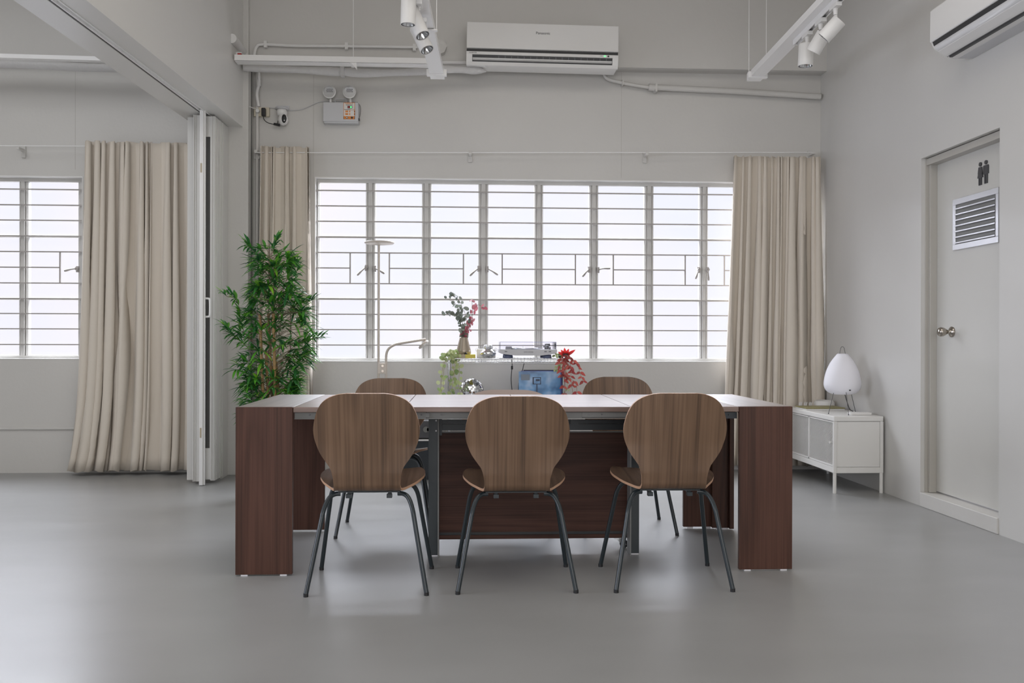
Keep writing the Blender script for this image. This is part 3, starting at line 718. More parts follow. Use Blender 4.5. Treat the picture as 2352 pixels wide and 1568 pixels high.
# slim conduits
def conduit(name,label,pts,r,Y,n=8,clips=(),org=None,m='white_plastic'):
    P_=[aty(a,b,(c if c else Y)) for a,b,c in pts]; mb=MB(); mb.tube(cat(P_,8),r,10)
    for a,b in clips:
        q=aty(a,b,Y); mb.box(q.x-.012,q.x+.012,Y-.012,Y+.02,q.z-.025,q.z+.025)
    o=obj(name,mb,m,org=P_[len(P_)//2]); return tag(o,label,'pipe')
conduit('conduit','thin white conduit arching along the wall above the cable tray',[(584,152,7.10),(584,125,7.10),(589,108,7.12),(604,102,7.13),(680,105,7.13),(800,106,7.13),(960,108,7.13)],.012,7.13,clips=((610,102),(796,106),(952,109)))
conduit('conduit','short white flexible conduit running down to the cream outlet',[(594,163,7.24),(595,190,7.25),(590,215,7.25),(594,245,7.25)],.013,7.25,clips=((595,190),))
m=MB(); q=aty(1008,110,7.13); m.tube([(q.x,7.09,q.z),(q.x,YS,q.z)],.062,8); o=obj('junction_box',m,'wall_paint',org=q); tag(o,'pale octagonal junction box behind the middle track','junction box')
conduit('conduit','short white pipe at the left side of the air conditioner',[(1012,143,7.12),(1050,143,7.12),(1085,143,7.12)],.013,7.12)
P1=[aty(a,b,7.24) for a,b in ((1387,163),(1390,175),(1400,183),(1425,189),(1460,196),(1495,201))]
P2=[aty(a,b,7.24) for a,b in ((1492,200),(1700,210),(1884,222))]
m=MB(); m.tube(cat(P1,6),.014,10); m.tube(P2,.024,14); q=aty(1506,202,7.24); m.box(q.x-.008,q.x+.008,7.21,YB,q.z-.035,q.z+.03); q2=aty(1430,190,7.24); m.box(q2.x-.006,q2.x+.006,7.22,YB,q2.z-.02,q2.z+.02)
m.tube([aty(1490,200,7.24),aty(1504,201.5,7.24)],.028,14)
o=obj('drain_pipe',m,'wall_paint',org=P2[1]); tag(o,'white drain pipe running from the air conditioner to the right corner','pipe')
xq=X_(585.5,7.2); m=MB(); m.tube([(xq,7.262,.0),(xq,7.262,3.22)],.013,12); m.box(xq-.02,xq+.02,7.255,YB,Z_(368,7.26)-.01,Z_(368,7.26)+.01)
o=obj('wall_conduit',m,'wall_paint',org=(xq,7.262,0)); tag(o,'white vertical conduit in the corner beside the column','pipe')
xq=XC1+.006; m=MB(); m.tube([(xq,7.20,.0),(xq,7.20,3.2)],.0025,8); o=obj('gap_shadow_strip',m,'dark_plastic',org=(xq,7.2,0)); tag(o,'thin dark strip for the shadow gap beside the column','cable')  # thin dark tube put in for the shadow gap by the column

# air conditioners
ac_prof=[(0,0),(.165,0),(.195,.015),(.212,.045),(.214,.10),(.214,.31),(.205,.32),(0,.32)]
def aircon(label,M,L,texts=True,louv=True):
    """local: x along unit 0..L, y out of the wall 0.., z up"""
    root=thing('air_conditioner',label,'air conditioner',M@Vector((L/2,0,0)))
    f=lambda y,z,x: M@Vector((x,y,z))
    def bxl(mb,x0,x1,y0,y1,z0,z1,mi=0): mb.box(x0,x1,y0,y1,z0,z1,mi,M)
    m=MB(); m.prism([(0,.0),(.150,.0),(.165,.004),(.170,.02),(.19,.095),(.19,.31),(0,.31)],f,.004,L-.004)
    obj('casing',m,'white_plastic',root,bevel=.003)
    m=MB(); bxl(m,0,L,.19,.208,.118,.318); obj('front_panel',m,'white_plastic',root,bevel=.005)
    m=MB(); bxl(m,.002,L-.002,.150,.194,.098,.116); obj('dark_band',m,'dark_plastic',root)
    # lower fascia round the outlet
    m=MB(); m.prism([(.19,.096),(.200,.094),(.200,.072),(.186,.072)],f,0,L); m.prism([(.186,.072),(.200,.072),(.188,.018),(.172,.016)],f,0,.045); m.prism([(.186,.072),(.200,.072),(.188,.018),(.172,.016)],f,L-.045,L); m.prism([(.172,.020),(.188,.020),(.178,-.004),(.150,-.004)],f,0,L)
    obj('fascia',m,'white_plastic',root)
    m=MB(); m.prism([(.10,.076),(.188,.076),(.174,.020),(.10,.02)],f,.044,L-.044); obj('outlet',m,'dark_plastic',root)
    m=MB(); m.prism([(.178,.038),(.196,.048),(.196,.044),(.178,.034)],f,.048,L-.048)
    obj('louvre',m,'white_plastic',root)
    for k in range(18): x=.09+k*.049; obj('vane',MB().prism([(.172,.074),(.190,.074),(.184,.046),(.17,.046)],f,x,x+.003),'dark_steel',root)
    if texts:
        Rm=Matrix.Rotation(PI/2,4,'X'); 
        # text faces outward (+y local) -> flip when the unit is seen from the room
        def tx(s,size,x,y,z,mm,nm): 
            T=M@Matrix.Translation((x,y,z))@Matrix.Rotation(PI,4,'Z')@Matrix.Rotation(PI/2,4,'X'); text_mesh(s,size,nm,mm,root,T)
        tx('Panasonic',.028,L/2,.2085,.245,'dark_plastic','lettering')
        tx('INVERTER',.013,L-.05,.2005,.084,'dark_steel','lettering')
        m=MB(); bxl(m,.072,.084,.199,.2012,.078,.090,1); bxl(m,.098,.112,.199,.2012,.080,.090,0); bxl(m,.122,.142,.199,.2010,.084,.086,1); obj('indicator',m,['led_green','dark_plastic'],root)
    return root
# far wall unit: local x runs right->left so that local y points to -Y
pa=aty(1418,157,7.0); pb=aty(1071,157,7.0); L=pa.x-pb.x
Mx=Matrix.Translation((pa.x,YS,aty(1245,155,6.96).z+.01))@Matrix.Rotation(.010,4,'Y')@Matrix.Rotation(PI,4,'Z')
aircon('white air conditioner on the far wall with a dark slot and green light',Mx,L)
# right wall unit: rounded underside, its length running along the wall towards the camera
rear=atx(2233,136,XR); YE=rear.y; z0=rear.z; LL=1.05
ra=thing('air_conditioner','white air conditioner with a rounded glossy underside, high on the right wall','air conditioner',(XR,YE-LL/2,z0))
fr=lambda d,h,y: Vector((XR-d,y,z0+h))
m=MB(); m.prism([(0,0),(.133,.0),(.168,.014),(.204,.036),(.212,.050),(.218,.285),(.19,.30),(0,.30)],fr,YE-LL,YE-.012); obj('casing',m,'white_plastic',ra,bevel=.002)
m=MB(); m.prism([(.212,.089),(.245,.089),(.249,.095),(.247,.268),(.22,.290),(.212,.290)],fr,YE-LL,YE); obj('front_panel',m,'white_plastic',ra,bevel=.003)
m=MB(); m.prism([(.206,.064),(.232,.066),(.240,.089),(.206,.089)],fr,YE-LL+.004,YE-.004); obj('dark_band',m,'dark_plastic',ra)
m=MB(); m.prism([(.200,.034),(.206,.039),(.224,.052),(.232,.066),(.206,.066)],fr,YE-LL,YE,0,True); obj('fascia',m,'gloss_white',ra)
m=MB(); m.prism([(.150,.006),(.168,.016),(.206,.039),(.200,.044),(.150,.016)],fr,YE-LL+.02,YE-.010,0,True); obj('louvre',m,'gloss_white',ra)
m=MB(); m.prism([(.138,.010),(.154,.010),(.150,-.0015),(.134,-.0015)],fr,YE-LL+.03,YE-.03); obj('outlet',m,'dark_plastic',ra)
m=MB(); m.prism([(.006,-.0012),(.090,-.0012),(.090,.01),(.006,.01)],fr,YE-LL+.02,YE-.013); obj('base_plate',m,'grey_plastic',ra)
m=MB(); m.prism([(0,0),(.133,0),(.168,.015),(.206,.037),(.226,.052),(.238,.072),(.244,.089),(.212,.089),(.0,.08)],fr,YE-.012,YE-.004); obj('end_cheek',m,'white_plastic',ra)

# ---------------------------------------------------------------- lighting tracks
RD=.0375
def track(label,xf,yf,z,trk_y,trk_off,hangers):
    root=thing('lighting_track',label,'lighting track',(xf,yf,z))
    R_=lambda off,Y,zz: Vector((xf+off+RD*(Y-yf),Y,zz))
    def sk(m,o0,o1,y0,y1,z0,z1,mi=0):
        vs=[R_(o,y,zz) for o in (o0,o1) for y in (y0,y1) for zz in (z0,z1)]
        m.add(vs,[(0,1,3,2),(4,6,7,5),(0,4,5,1),(2,3,7,6),(0,2,6,4),(1,5,7,3)],mi)
    m=MB(); sk(m,-.046,.046,1.0,yf,z+.0005,z+.004); sk(m,-.050,-.046,1.0,yf,z,z+.045); sk(m,.046,.050,1.0,yf,z,z+.045)
    obj('tray',m,'white_metal',root)
    m=MB(); sk(m,-.052,.052,yf-.02,yf+.06,z-.006,z+.05); sk(m,-.072,.072,yf-.06,yf-.025,z-.012,z+.034)
    obj('end_cap',m,'white_metal',root,bevel=.002)
    m=MB(); sk(m,trk_off-.018,trk_off-.012,1.0,trk_y,z-.034,z); sk(m,trk_off+.012,trk_off+.018,1.0,trk_y,z-.034,z); sk(m,trk_off-.006,trk_off+.006,1.0,trk_y,z-.010,z-.003,1); sk(m,trk_off-.012,trk_off-.006,1.0,trk_y,z-.020,z-.003); sk(m,trk_off+.006,trk_off+.012,1.0,trk_y,z-.020,z-.003); sk(m,trk_off-.018,trk_off+.018,trk_y,trk_y+.004,z-.034,z)
    obj('power_track',m,['white_metal','dark_plastic'],root)
    for yy in hangers:
        m=MB(); sk(m,-.070,.070,yy-.017,yy+.017,z-.010,z-.003)
        for s_ in (-.065,.065): a=R_(s_,yy,z); m.tube([a,(a.x,a.y,ZC)],.0028,6)
        obj('hanger',m,'white_metal',root)
    return R_
zr=2.97
fm=aty(1004,175,6.59); zr=fm.z
Rm_=track('white lighting track with three spotlights, left of the air conditioner',fm.x,6.59,zr,5.60,-.030,(5.60,))
fr_=aty(1736,180,6.645)
Rr_=track('white lighting track with three spotlights, near the right wall',fr_.x,6.645,fr_.z,5.78,.016,(6.60,))
def atz(px,py,z):
    d=ray(px,py); t=(z-H)/d.z; return Vector((d.x*t,d.y*t,z))
def spot(label,bpx,spx,epx,zt_,r=.041,dY=0.0):
    """bpx: where the adapter meets the track, spx / epx: back and front centres of the lamp head"""
    b=atz(bpx[0],bpx[1],zt_); a=aty(spx[0],spx[1],b.y+.0); e=aty(epx[0],epx[1],b.y+dY)
    root=thing('spotlight',label,'spotlight',b); d=(e-a).normalized(); piv=a.lerp(e,.18)
    m=MB(); m.box(b.x-.017,b.x+.017,b.y-.05,b.y+.05,b.z-.024,b.z); jn=Vector((b.x,b.y,min(b.z-.03,max(a.z,b.z-.06)))); m.tube([b+Vector((0,0,-.02)),jn],[.014,.011],12); m.tube([jn,piv],.010,10); obj('adapter',m,'white_plastic',root,bevel=.0015)
    m=MB(); m.tube([a,a+d*.002,e],[r-.002,r,r],32,0,cap=False); m.tube([a,a+d*.001],[.001,r-.002],32,0,cap=False)
    m.tube([e,e+d*.001],[r,r-.003],32,0,cap=False); m.tube([e-d*.004,e+d*.001],[r-.006,r-.003],32,0,cap=False); obj('lamp_head',m,'white_plastic',root)
    m=MB(); m.tube([e-d*.045,e-d*.020,e-d*.004],[.012,r-.013,r-.006],32,0,cap=False); m.tube([e-d*.0451,e-d*.045],[.001,.012],16,0,cap=False)
    obj('reflector',m,'chrome',root)
    m=MB(); u=d.orthogonal().normalized(); v=d.cross(u)
    for k in range(30):
        q=2*PI*k/30; c=e-d*.003+(u*math.cos(q)+v*math.sin(q))*(r-.006); m.tube([c-d*.001,c+d*.003],.0018,6)
    obj('baffle',m,'dark_plastic',root,label='ring of dark slots round the rim')
    return root
zt_=zr-.034
spot('white spotlight on the left track hanging straight down, nearest of its three',(952,-22),(939,-14),(937,57),zt_)
spot('white spotlight on the left track tilted right, between two others',(963,6),(943,20),(971,82),zt_,dY=-.05)
spot('white spotlight on the left track tilted right, farthest of its three',(974,47),(956,64),(981,115),zt_,dY=-.05)
zt_=fr_.z-.034
spot('white spotlight on the right track hanging straight down, farthest of its three',(1854,76),(1852,102),(1850,152),zt_,r=.046)
spot('white spotlight on the right track turned down left, middle of its three',(1885,46),(1893,76),(1868,119),zt_,r=.043,dY=.05)
spot('white spotlight on the right track turned to the left, nearest of its three',(1919,10),(1929,46),(1892,87),zt_,r=.042,dY=.05)

# ---------------------------------------------------------------- emergency light
yE=YB-.075
a=aty(742,234,yE); b=aty(823,283,yE)
em=thing('emergency_light','white twin-headed emergency light box with an orange and white label','emergency light',((a.x+b.x)/2,YB,b.z))
m=MB(); m.box(a.x,b.x,yE,YB,b.z+.012,a.z); m.box(a.x+.006,b.x,yE+.006,YB,b.z,b.z+.014); obj('housing',m,'grey_plastic',em,bevel=.004)
for px in (757,803):
    c=aty(px,212,yE+.01); m=MB(); m.tube([(c.x,YB-.03,c.z),(c.x,yE-.005,c.z)],[.040,.052],32,0); m.tube([(c.x,yE-.005,c.z),(c.x,yE-.010,c.z)],[.052,.044],32,0,cap=False)
    m.tube([(c.x+.002,yE+.03,c.z-.035),(c.x+.006,yE+.03,a.z)],.010,10); h=obj('lamp_head',m,'white_plastic',em)
    m=MB(); m.tube([(c.x,yE-.006,c.z),(c.x,yE-.008,c.z)],.043,32,0)
    for i in range(-2,3):
        for j in range(-1,2):
            q=Vector((c.x+i*.010+(.004 if j%2 else 0),yE-.009,c.z+.010+j*.010)); m.tube([q,q+Vector((0,-.002,0))],.0032,8,1)
    obj('lens',m,['chrome','dark_steel'],h)
m=MB(); q0,q1=aty(769,232,yE+.03),aty(796,232,yE+.03); zt_=aty(780,227.5,yE+.03).z; m.tube([(q0.x,yE+.03,a.z-.004),(q0.x+.004,yE+.03,zt_),(q1.x-.004,yE+.03,zt_),(q1.x,yE+.03,a.z-.004)],.004,8); obj('carry_handle',m,'grey_plastic',em)
la,lb=aty(789,235.5,yE),aty(815,274,yE); m=MB(); m.box(la.x,lb.x,yE-.002,yE,lb.z,la.z,0); w_=.003
m.box(la.x,la.x+w_,yE-.003,yE-.002,lb.z,la.z,1); m.box(lb.x-w_,lb.x,yE-.003,yE-.002,lb.z,la.z,1); m.box(la.x,lb.x,yE-.003,yE-.002,la.z-w_,la.z,1)
zz=aty(800,267,yE).z; m.box(la.x,lb.x,yE-.003,yE-.002,lb.z,zz,1)
for py in (256,262):
    z0=aty(800,py+2,yE).z; z1=aty(800,py-2,yE).z
    for p0_,p1_ in ((792,798.5),(801,803.5),(812,814.5)): m.box(X_(p0_,yE),X_(p1_,yE),yE-.003,yE-.002,z0,z1,1)
z0=aty(800,249,yE).z; z1=aty(800,243,yE).z; m.box(X_(797,yE),X_(808,yE),yE-.0035,yE-.002,z0,z1,2); m.box(X_(797.5,yE),X_(802.5,yE),yE-.0045,yE-.003,z0+.005,z1-.005,3); m.box(X_(803.5,yE),X_(806.5,yE),yE-.0045,yE-.003,z0+.004,z1-.004,4)
q=aty(797,270.5,yE); m.tube([q,q+Vector((0,-.008,0))],.008,16,2); m.tube([q,q+Vector((0,-.009,0))],.0045,16,0); q=aty(808.5,270.5,yE); m.tube([q,q+Vector((0,-.008,0))],.008,16,5)
lbl=obj('label_plate',m,['label_white','orange','dark_steel','red','led_green','dark_plastic'],em)
text_mesh('FIREFLY',.018,'lettering','orange',lbl,face_cam(aty(802,237.8,yE-.0032)),.0004)
text_mesh('INDICATION',.009,'lettering','dark_plastic',lbl,face_cam(aty(802,241,yE-.0032)),.0004)
text_mesh('Rechargeable',.009,'lettering','dark_plastic',lbl,face_cam(aty(797.5,251.5,yE-.0032)),.0004)
text_mesh('HALOGEN',.009,'lettering','orange',lbl,face_cam(aty(809.5,252,yE-.0032)),.0004)
m=MB(); m.tube(cat([aty(px,py,YB-.02) for px,py in ((820,234),(827,243),(828,256),(826,268),(823,272))],5),.0025,6); m.box(X_(821,yE),X_(824,yE),YB-.06,YB-.03,aty(822,275,yE).z,aty(822,270,yE).z,1); obj('lead',m,['grey_steel','dark_plastic'],em)
# cable from the outlet to the emergency light
m=MB(); m.tube(cat([aty(px,py,YB-.01) for px,py in ((615,247),(640,249),(660,253),(690,252),(715,242),(735,234),(760,233),(800,233),(818,234)) ],5),.003,6); o=obj('light_cord',m,'grey_plastic',org=aty(690,252,YB)); tag(o,'thin grey cord looping from the outlet to the emergency light','cable')
# outlet
a=aty(583,246,YB-.035); b=aty(618,267,YB-.035)
ot=thing('power_outlet','cream wall outlet box with a white plug, left of the camera','outlet',((a.x+b.x)/2,YB,b.z))
obj('outlet_box',MB().box(a.x,b.x,YB-.035,YB,b.z,a.z),'cream_plastic',ot,bevel=.002)
q=aty(593,256,YB-.04); m=MB(); m.tube([q,q+Vector((0,-.03,0))],.014,12); m.tube(cat([q+Vector((0,-.02,0)),aty(586,250,YB-.06),aty(573.5,245,7.09)],4),.004,6); obj('plug',m,'white_plastic',ot)
a=aty(601,248,YB-.06); b=aty(610,267,YB-.06)
ad=thing('power_adapter','small black power adapter plugged into the cream outlet','adapter',((a.x+b.x)/2,YB-.06,b.z))
obj('adapter_body',MB().box(a.x,b.x,YB-.075,YB-.036,b.z,a.z),'dark_plastic',ad,bevel=.006)
m=MB(); m.tube(cat([aty(px,py,YB-.05) for px,py in ((605.5,266),(606,273),(612,280),(622,284),(630,285.5))],5),.0032,6); m.tube([aty(629,284.5,YB-.05),aty(643,287.5,YB-.05)],.010,10); m.tube(cat([aty(px,py,YB-.05) for px,py in ((637,284),(640,274),(644,267))],5),.003,6); obj('lead',m,'dark_plastic',ad)
# camera
cc=aty(652,270,YB-.06); cm=thing('security_camera','white dome security camera with a black face, left of the emergency light','camera',(cc.x,YB,cc.z-.06))
m=MB(); pa=aty(650,250,YB); m.box(pa.x-.05,pa.x+.05,YB-.012,YB,pa.z-.012,pa.z+.022); m.tube([(pa.x+.005,YB-.012,pa.z-.008),(pa.x+.005,YB-.06,pa.z-.012)],.012,8); m.lathe([(.0,.012),(.05,.012),(.052,.006),(.05,.0),(.0,.0)],(pa.x+.002,YB-.06,pa.z-.02),24); obj('mount',m,'grey_plastic',cm)
m=MB(); m.lathe([(.0,0),(.036,0),(.042,-.02),(.036,-.05),(0,-.055)][::-1],(pa.x+.004,YB-.06,pa.z-.02),24)
sp_=[(math.sin(PI*k/14)*.040,-math.cos(PI*k/14)*.046) for k in range(15)]; m.lathe(sp_,(cc.x-.004,YB-.065,cc.z-.018),24); hd_=obj('camera_body',m,'white_plastic',cm)
m=MB(); q=Vector((cc.x+.010,YB-.102,cc.z-.018)); m.lathe([(math.sin(PI*k/12)*1,-math.cos(PI*k/12)*1) for k in range(13)],(0,0,0),20,0,Matrix.Translation(q)@Matrix.Diagonal((.019,.010,.034,1))); m.tube([q+Vector((.004,-.009,-.016)),q+Vector((.004,-.011,-.016))],.005,12,1); obj('lens_window',m,['dark_plastic','chrome'],hd_)

# ================================================================ BAMBOO PLANT
def leaf(mb,p,d,L,W,droop=.3,mi=0,up=None,n=4,shape=None):
    """a folded blade: p root, d direction"""
    d=Vector(d).normalized(); up=Vector(up) if up else Vector((0,0,1))
    s=d.cross(up)
    if s.length<.05: s=d.cross(Vector((1,.3,0)))
    s.normalize(); u=s.cross(d); vs=[]; fs=[]
    for i in range(n+1):
        t=i/n; w=(shape(t) if shape else (math.sin(PI*min(1,t*.93+.07))**.8))*W*.5
        c=p+d*(L*t)-Vector((0,0,1))*(droop*L*t*t)
        if i==n: vs.append(c)
        else: vs+= [c-s*w+u*w*.35,c,c+s*w+u*w*.35]
    for i in range(n-1):
        k=i*3; fs+=[(k,k+1,k+4,k+3),(k+1,k+2,k+5,k+4)]
    k=(n-1)*3; e=len(vs)-1; fs+=[(k,k+1,e),(k+1,k+2,e)]
    mb.add(vs,fs,mi,True)
rnd=random.Random(5)
BY=6.15
bc=aty(628,900,BY)
bp_=thing('bamboo_plant','tall artificial bamboo with dense green leaves, behind the left end of the table','plant',(bc.x,BY,0))
m=MB(); m.lathe([(0,0),(.12,0),(.15,.28),(.158,.28),(.158,.30),(.14,.30),(.135,.26),(0,.26)],(bc.x,BY,0),32); pt=obj('pot',m,'pot_black',bp_)
obj('soil',MB().lathe([(0,.262),(.134,.262),(.134,.268),(0,.272)],(bc.x,BY,0),24),'soil',pt)
for px,pt_,dx,dy in ((597,722,-.03,-.03),(617,720,.0,.04),(628,720,.02,-.04),(611,805,-.01,0),(634,830,.04,.03)):
    top=aty(px,pt_,BY+dy); bot=Vector((bc.x+dx*1.5,BY+dy*1.2,.26)); m=MB(); P_=[]; R_=[]
    for k in range(41):
        t=k/40; P_.append(bot.lerp(top,t)); R_.append(.0095+(.0018 if k%5==0 else 0))
    m.tube(P_,R_,10); obj('cane',m,'cane',bp_)
sil=[(545,585,680),(565,572,690),(600,570,690),(640,575,692),(665,572,690),(700,560,720),(740,528,728),(780,530,728),(820,545,725),(860,548,700),(900,550,698),(940,552,690),(985,560,690)]
def silx(py):
    for (a,b,c),(a2,b2,c2) in zip(sil,sil[1:]):
        if py<=a2:
            t=(py-a)/(a2-a); return b+(b2-b)*t,c+(c2-c)*t
    return sil[-1][1:]
fol=MB(); tw=MB()
def cluster(c,out,k,Lr=(.085,.145)):
    for i in range(k):
        ang=(i/k-.5)*2.6+rnd.uniform(-.3,.3); ax=Vector((out.y,-out.x,0)) if abs(out.z)<.9 else Vector((1,0,0))
        side=out.cross(Vector((0,0,1))); side=side.normalized() if side.length>.01 else Vector((1,0,0))
        d=out*math.cos(ang)+side*math.sin(ang)+Vector((0,0,rnd.uniform(-.55,.75)))
        leaf(fol,c+out*rnd.uniform(-.01,.02),d,rnd.uniform(*Lr),rnd.uniform(.014,.022),rnd.uniform(.05,.5))
stems=[aty(597,700,BY),aty(617,700,BY),aty(630,700,BY)]
for i in range(330):
    py=rnd.uniform(572,985)**1; a,b=silx(py); 
    px=rnd.uniform(a+26,b-30) if rnd.random()<.75 else (a+26 if rnd.random()<.5 else b-30)
    dy=rnd.uniform(-.13,.13); c=aty(px,py,BY+dy); core=Vector((bc.x+rnd.uniform(-.04,.04),BY,c.z-rnd.uniform(.04,.12)))
    out=(c-core); out.z*=.3; out=out.normalized() if out.length>1e-3 else Vector((1,0,0))
    tw.tube(cat([core,core.lerp(c,.5)+Vector((0,0,.02)),c],3),.0018,5)
    cluster(c,out,rnd.randint(5,8))
for pts,k in ((((597,800),(560,760),(545,690),(520,680)),5),(((600,830),(560,790),(530,765),(520,750)),4),(((640,730),(680,700),(715,690)),4),(((650,820),(690,785),(735,775)),4),(((640,700),(670,610),(680,625)),3),(((610,600),(580,575),(572,562)),3),(((620,600),(632,560),(636,552)),3),(((600,860),(565,830),(548,850)),3),(((640,850),(690,800),(705,830)),3)):
    P_=cat([aty(px,py,BY+rnd.uniform(-.05,.05)) for px,py in pts],5); tw.tube(P_,.0022,5)
    for j in range(k*2):
        t=.35+.65*j/(k*2-1); q=P_[int(t*(len(P_)-1))]; o_=(P_[-1]-P_[0]).normalized(); cluster(q,o_,rnd.randint(4,6),(.07,.11))
obj('foliage',fol,'bamboo_leaf',bp_); obj('branches',tw,'twig',bp_)

# ================================================================ FLOOR LAMP
LY=6.9
p=aty(870,562,LY); fl=thing('floor_lamp','slim champagne floor lamp with a flat uplight disc and a curved reading arm','floor lamp',(p.x,LY,0))
m=MB(); m.lathe([(0,0),(.125,0),(.125,.012),(.12,.018),(0,.02)],(p.x,LY,0),40); obj('base',m,'lamp_metal',fl)
m=MB(); m.cyl((p.x,LY,.015),(p.x,LY,p.z),.0095,16); obj('pole',m,'lamp_metal',fl)
m=MB(); m.lathe([(0,-.006),(.02,-.004),(.105,.006),(.112,.012),(.113,.018),(.108,.022),(0,.02)],(p.x+.004,LY,p.z),40); obj('uplight_disc',m,'lamp_metal',fl)
z1=aty(879,833,LY).z; z0=aty(879,858,LY).z; xa=X_(887,LY)
m=MB(); m.box(p.x-.004,xa+.004,LY-.012,LY+.012,z0,z1); 
sw=obj('joint_box',m,'lamp_metal',fl,bevel=.002); m=MB()
for py in (840,852): q=aty(879,py,LY-.012); m.tube([q,q+Vector((0,-.012,0))],.009,14)
obj('knob',m,'nickel',sw)
m=MB(); pts=[(xa,LY,z0-.08)]+[aty(a,b,LY) for a,b in ((887,840),(887,818),(890,805),(898,796),(912,790),(940,785),(978,779))]; m.tube(cat(pts,6),.0095,12); obj('reading_arm',m,'lamp_metal',fl)
q=aty(973,791,LY); d=(aty(985,781,LY)-aty(962,802,LY)).normalized(); nn=Vector((d.z,-.5,-d.x)).normalized()
m=MB(); nn=Vector((.62,-.15,-.75)).normalized(); m.tube([q-nn*.007,q-nn*.005,q+nn*.006],[.038,.046,.046],28); m.tube([aty(977,780,LY),q-nn*.006],.006,8); obj('reading_head',m,'lamp_metal',fl)

# ================================================================ WIRE SHELF and what stands on it
SY0,SY1=6.72,7.10; SX0,SX1=X_(1028,SY0),X_(1300,SY0); ZS=Z_(822.5,SY0)
wsh=thing('wire_shelf','chrome wire shelving unit under the window, behind the table','shelf',((SX0+SX1)/2,6.9,0))
for x in (SX0+.012,SX1-.012):
    for y in (SY0+.012,SY1-.012):
        m=MB(); m.cyl((x,y,0),(x,y,ZS+.012),.011,14); 
        for k in range(int((ZS)/.025)): m.tube([(x,y,.02+k*.025),(x,y,.022+k*.025)],.0118,14)
        obj('post',m,'chrome',wsh)
for z in (ZS,.50,.12):
    m=MB()
    for zz in (z-.004,z-.034):
        for a,b in (((SX0,SY0),(SX1,SY0)),((SX0,SY1),(SX1,SY1)),((SX0,SY0),(SX0,SY1)),((SX1,SY0),(SX1,SY1))): m.tube([(a[0],a[1],zz),(b[0],b[1],zz)],.0032,8)
    n=34
    for k in range(n+1):
        x=SX0+(SX1-SX0)*k/n
        for y in (SY0,SY1): m.tube([(x,y,z-.034),(x,y,z-.004)],.0020,6)
        m.tube([(x,SY0,z-.0025),(x,SY1,z-.0025)],.0018,6)
    obj('shelf_grid',m,'chrome',wsh)
m=MB()
for k in range(9): y=SY0+.03+k*(SY1-SY0-.06)/8; m.tube([(SX0+.004,y,.12),(SX0+.004,y,ZS-.03)],.0014,6)
for k in range(30): z=.13+k*(ZS-.18)/29; m.tube([(SX0+.004,SY0,z),(SX0+.004,SY1,z)],.0014,6)
obj('side_grid',m,'chrome',wsh)
ZQ=ZS
# book block
BYY=6.80
a,b=X_(1040,BYY),X_(1092,BYY); hb=Z_(813.5,BYY)-ZQ
bk=thing('wooden_box','low tan and yellow box under the vase','box',((a+b)/2,BYY,ZQ)); xm=X_(1069,BYY)
obj('box_body',MB().box(a,xm,BYY-.05,BYY+.09,ZQ,ZQ+hb),'tan',bk,bevel=.001); obj('box_front',MB().box(xm,b,BYY-.05,BYY+.09,ZQ,ZQ+hb),'yellow',bk,bevel=.001,label='yellow end')
q=aty(1070,811,BYY); obj('knob',MB().lathe([(0,0),(.012,0),(.009,.012),(0,.014)],(q.x,BYY-.03,ZQ+hb),14),'dark_plastic',bk)
# vase with eucalyptus
vc=X_(1065,BYY+.03); ve=thing('vase','tapered champagne vase holding green and pink eucalyptus','vase',(vc,BYY+.03,ZQ+hb)); z0=ZQ+hb; z1=Z_(774,BYY+.03)
obj('vase_body',MB().lathe([(0,z0),(.050,z0),(.0555,z0+.004),(.054,z0+.03),(.032,z1-.01),(.031,z1),(.027,z1),(.026,z1-.02),(.0,z1-.03)],(vc,BYY+.03,0),40),'vase_glaze',ve)
eg=MB(); ep=MB(); es=MB(); rnd=random.Random(11)
def disc_leaf(mb,c,nrm,r,ax,ratio=.8):
    nrm=Vector(nrm).normalized(); u=nrm.cross(Vector((0,0,1))); u=u.normalized() if u.length>.05 else Vector((1,0,0)); v=nrm.cross(u)
    ca,sa=math.cos(ax),math.sin(ax); U=u*ca+v*sa; V=v*ca-u*sa; vs=[c+nrm*r*.12]
    for k in range(12):
        q=2*PI*k/12; vs.append(c+U*r*math.cos(q)+V*r*ratio*math.sin(q))
    mb.add(vs,[(0,1+k,1+(k+1)%12) for k in range(12)],0,True)
EY=BYY+.03
def branch(mb,pts,n,r0,r1,sp_=.02):
    P_=cat([aty(px,py,EY+dy) for px,py,dy in pts],8); es.tube(P_,.0016,5)
    for i in range(n):
        t=i/(n-1); q=P_[int(t*(len(P_)-1))]; r=rnd.uniform(r0,r1)
        for s in (-1,1):
            if rnd.random()<.15: continue
            c=q+Vector((s*rnd.uniform(.3,1)*sp_,rnd.uniform(-.02,.02),rnd.uniform(-.5,.8)*sp_))
            disc_leaf(mb,c,(rnd.uniform(-1,1),-rnd.uniform(.2,1),rnd.uniform(-.6,.8)),r,rnd.uniform(0,PI),rnd.uniform(.6,.95))
branch(eg,[(1065,774,0),(1058,745,0),(1056,720,.02),(1048,700,.03),(1028,685,.03)],13,.014,.021)
branch(eg,[(1065,774,0),(1060,750,0),(1052,728,-.02),(1035,720,-.03),(1015,724,-.03)],12,.014,.022)
branch(eg,[(1065,774,0),(1062,735,0),(1060,700,.02),(1046,682,.02),(1038,676,.0)],12,.013,.020)
branch(eg,[(1066,774,0),(1068,752,-.01),(1072,735,-.02),(1066,712,-.02)],9,.015,.022)
branch(ep,[(1066,774,0),(1076,752,0),(1080,735,.0),(1088,712,.01),(1098,700,.02),(1112,708,.02)],10,.015,.022,.022)
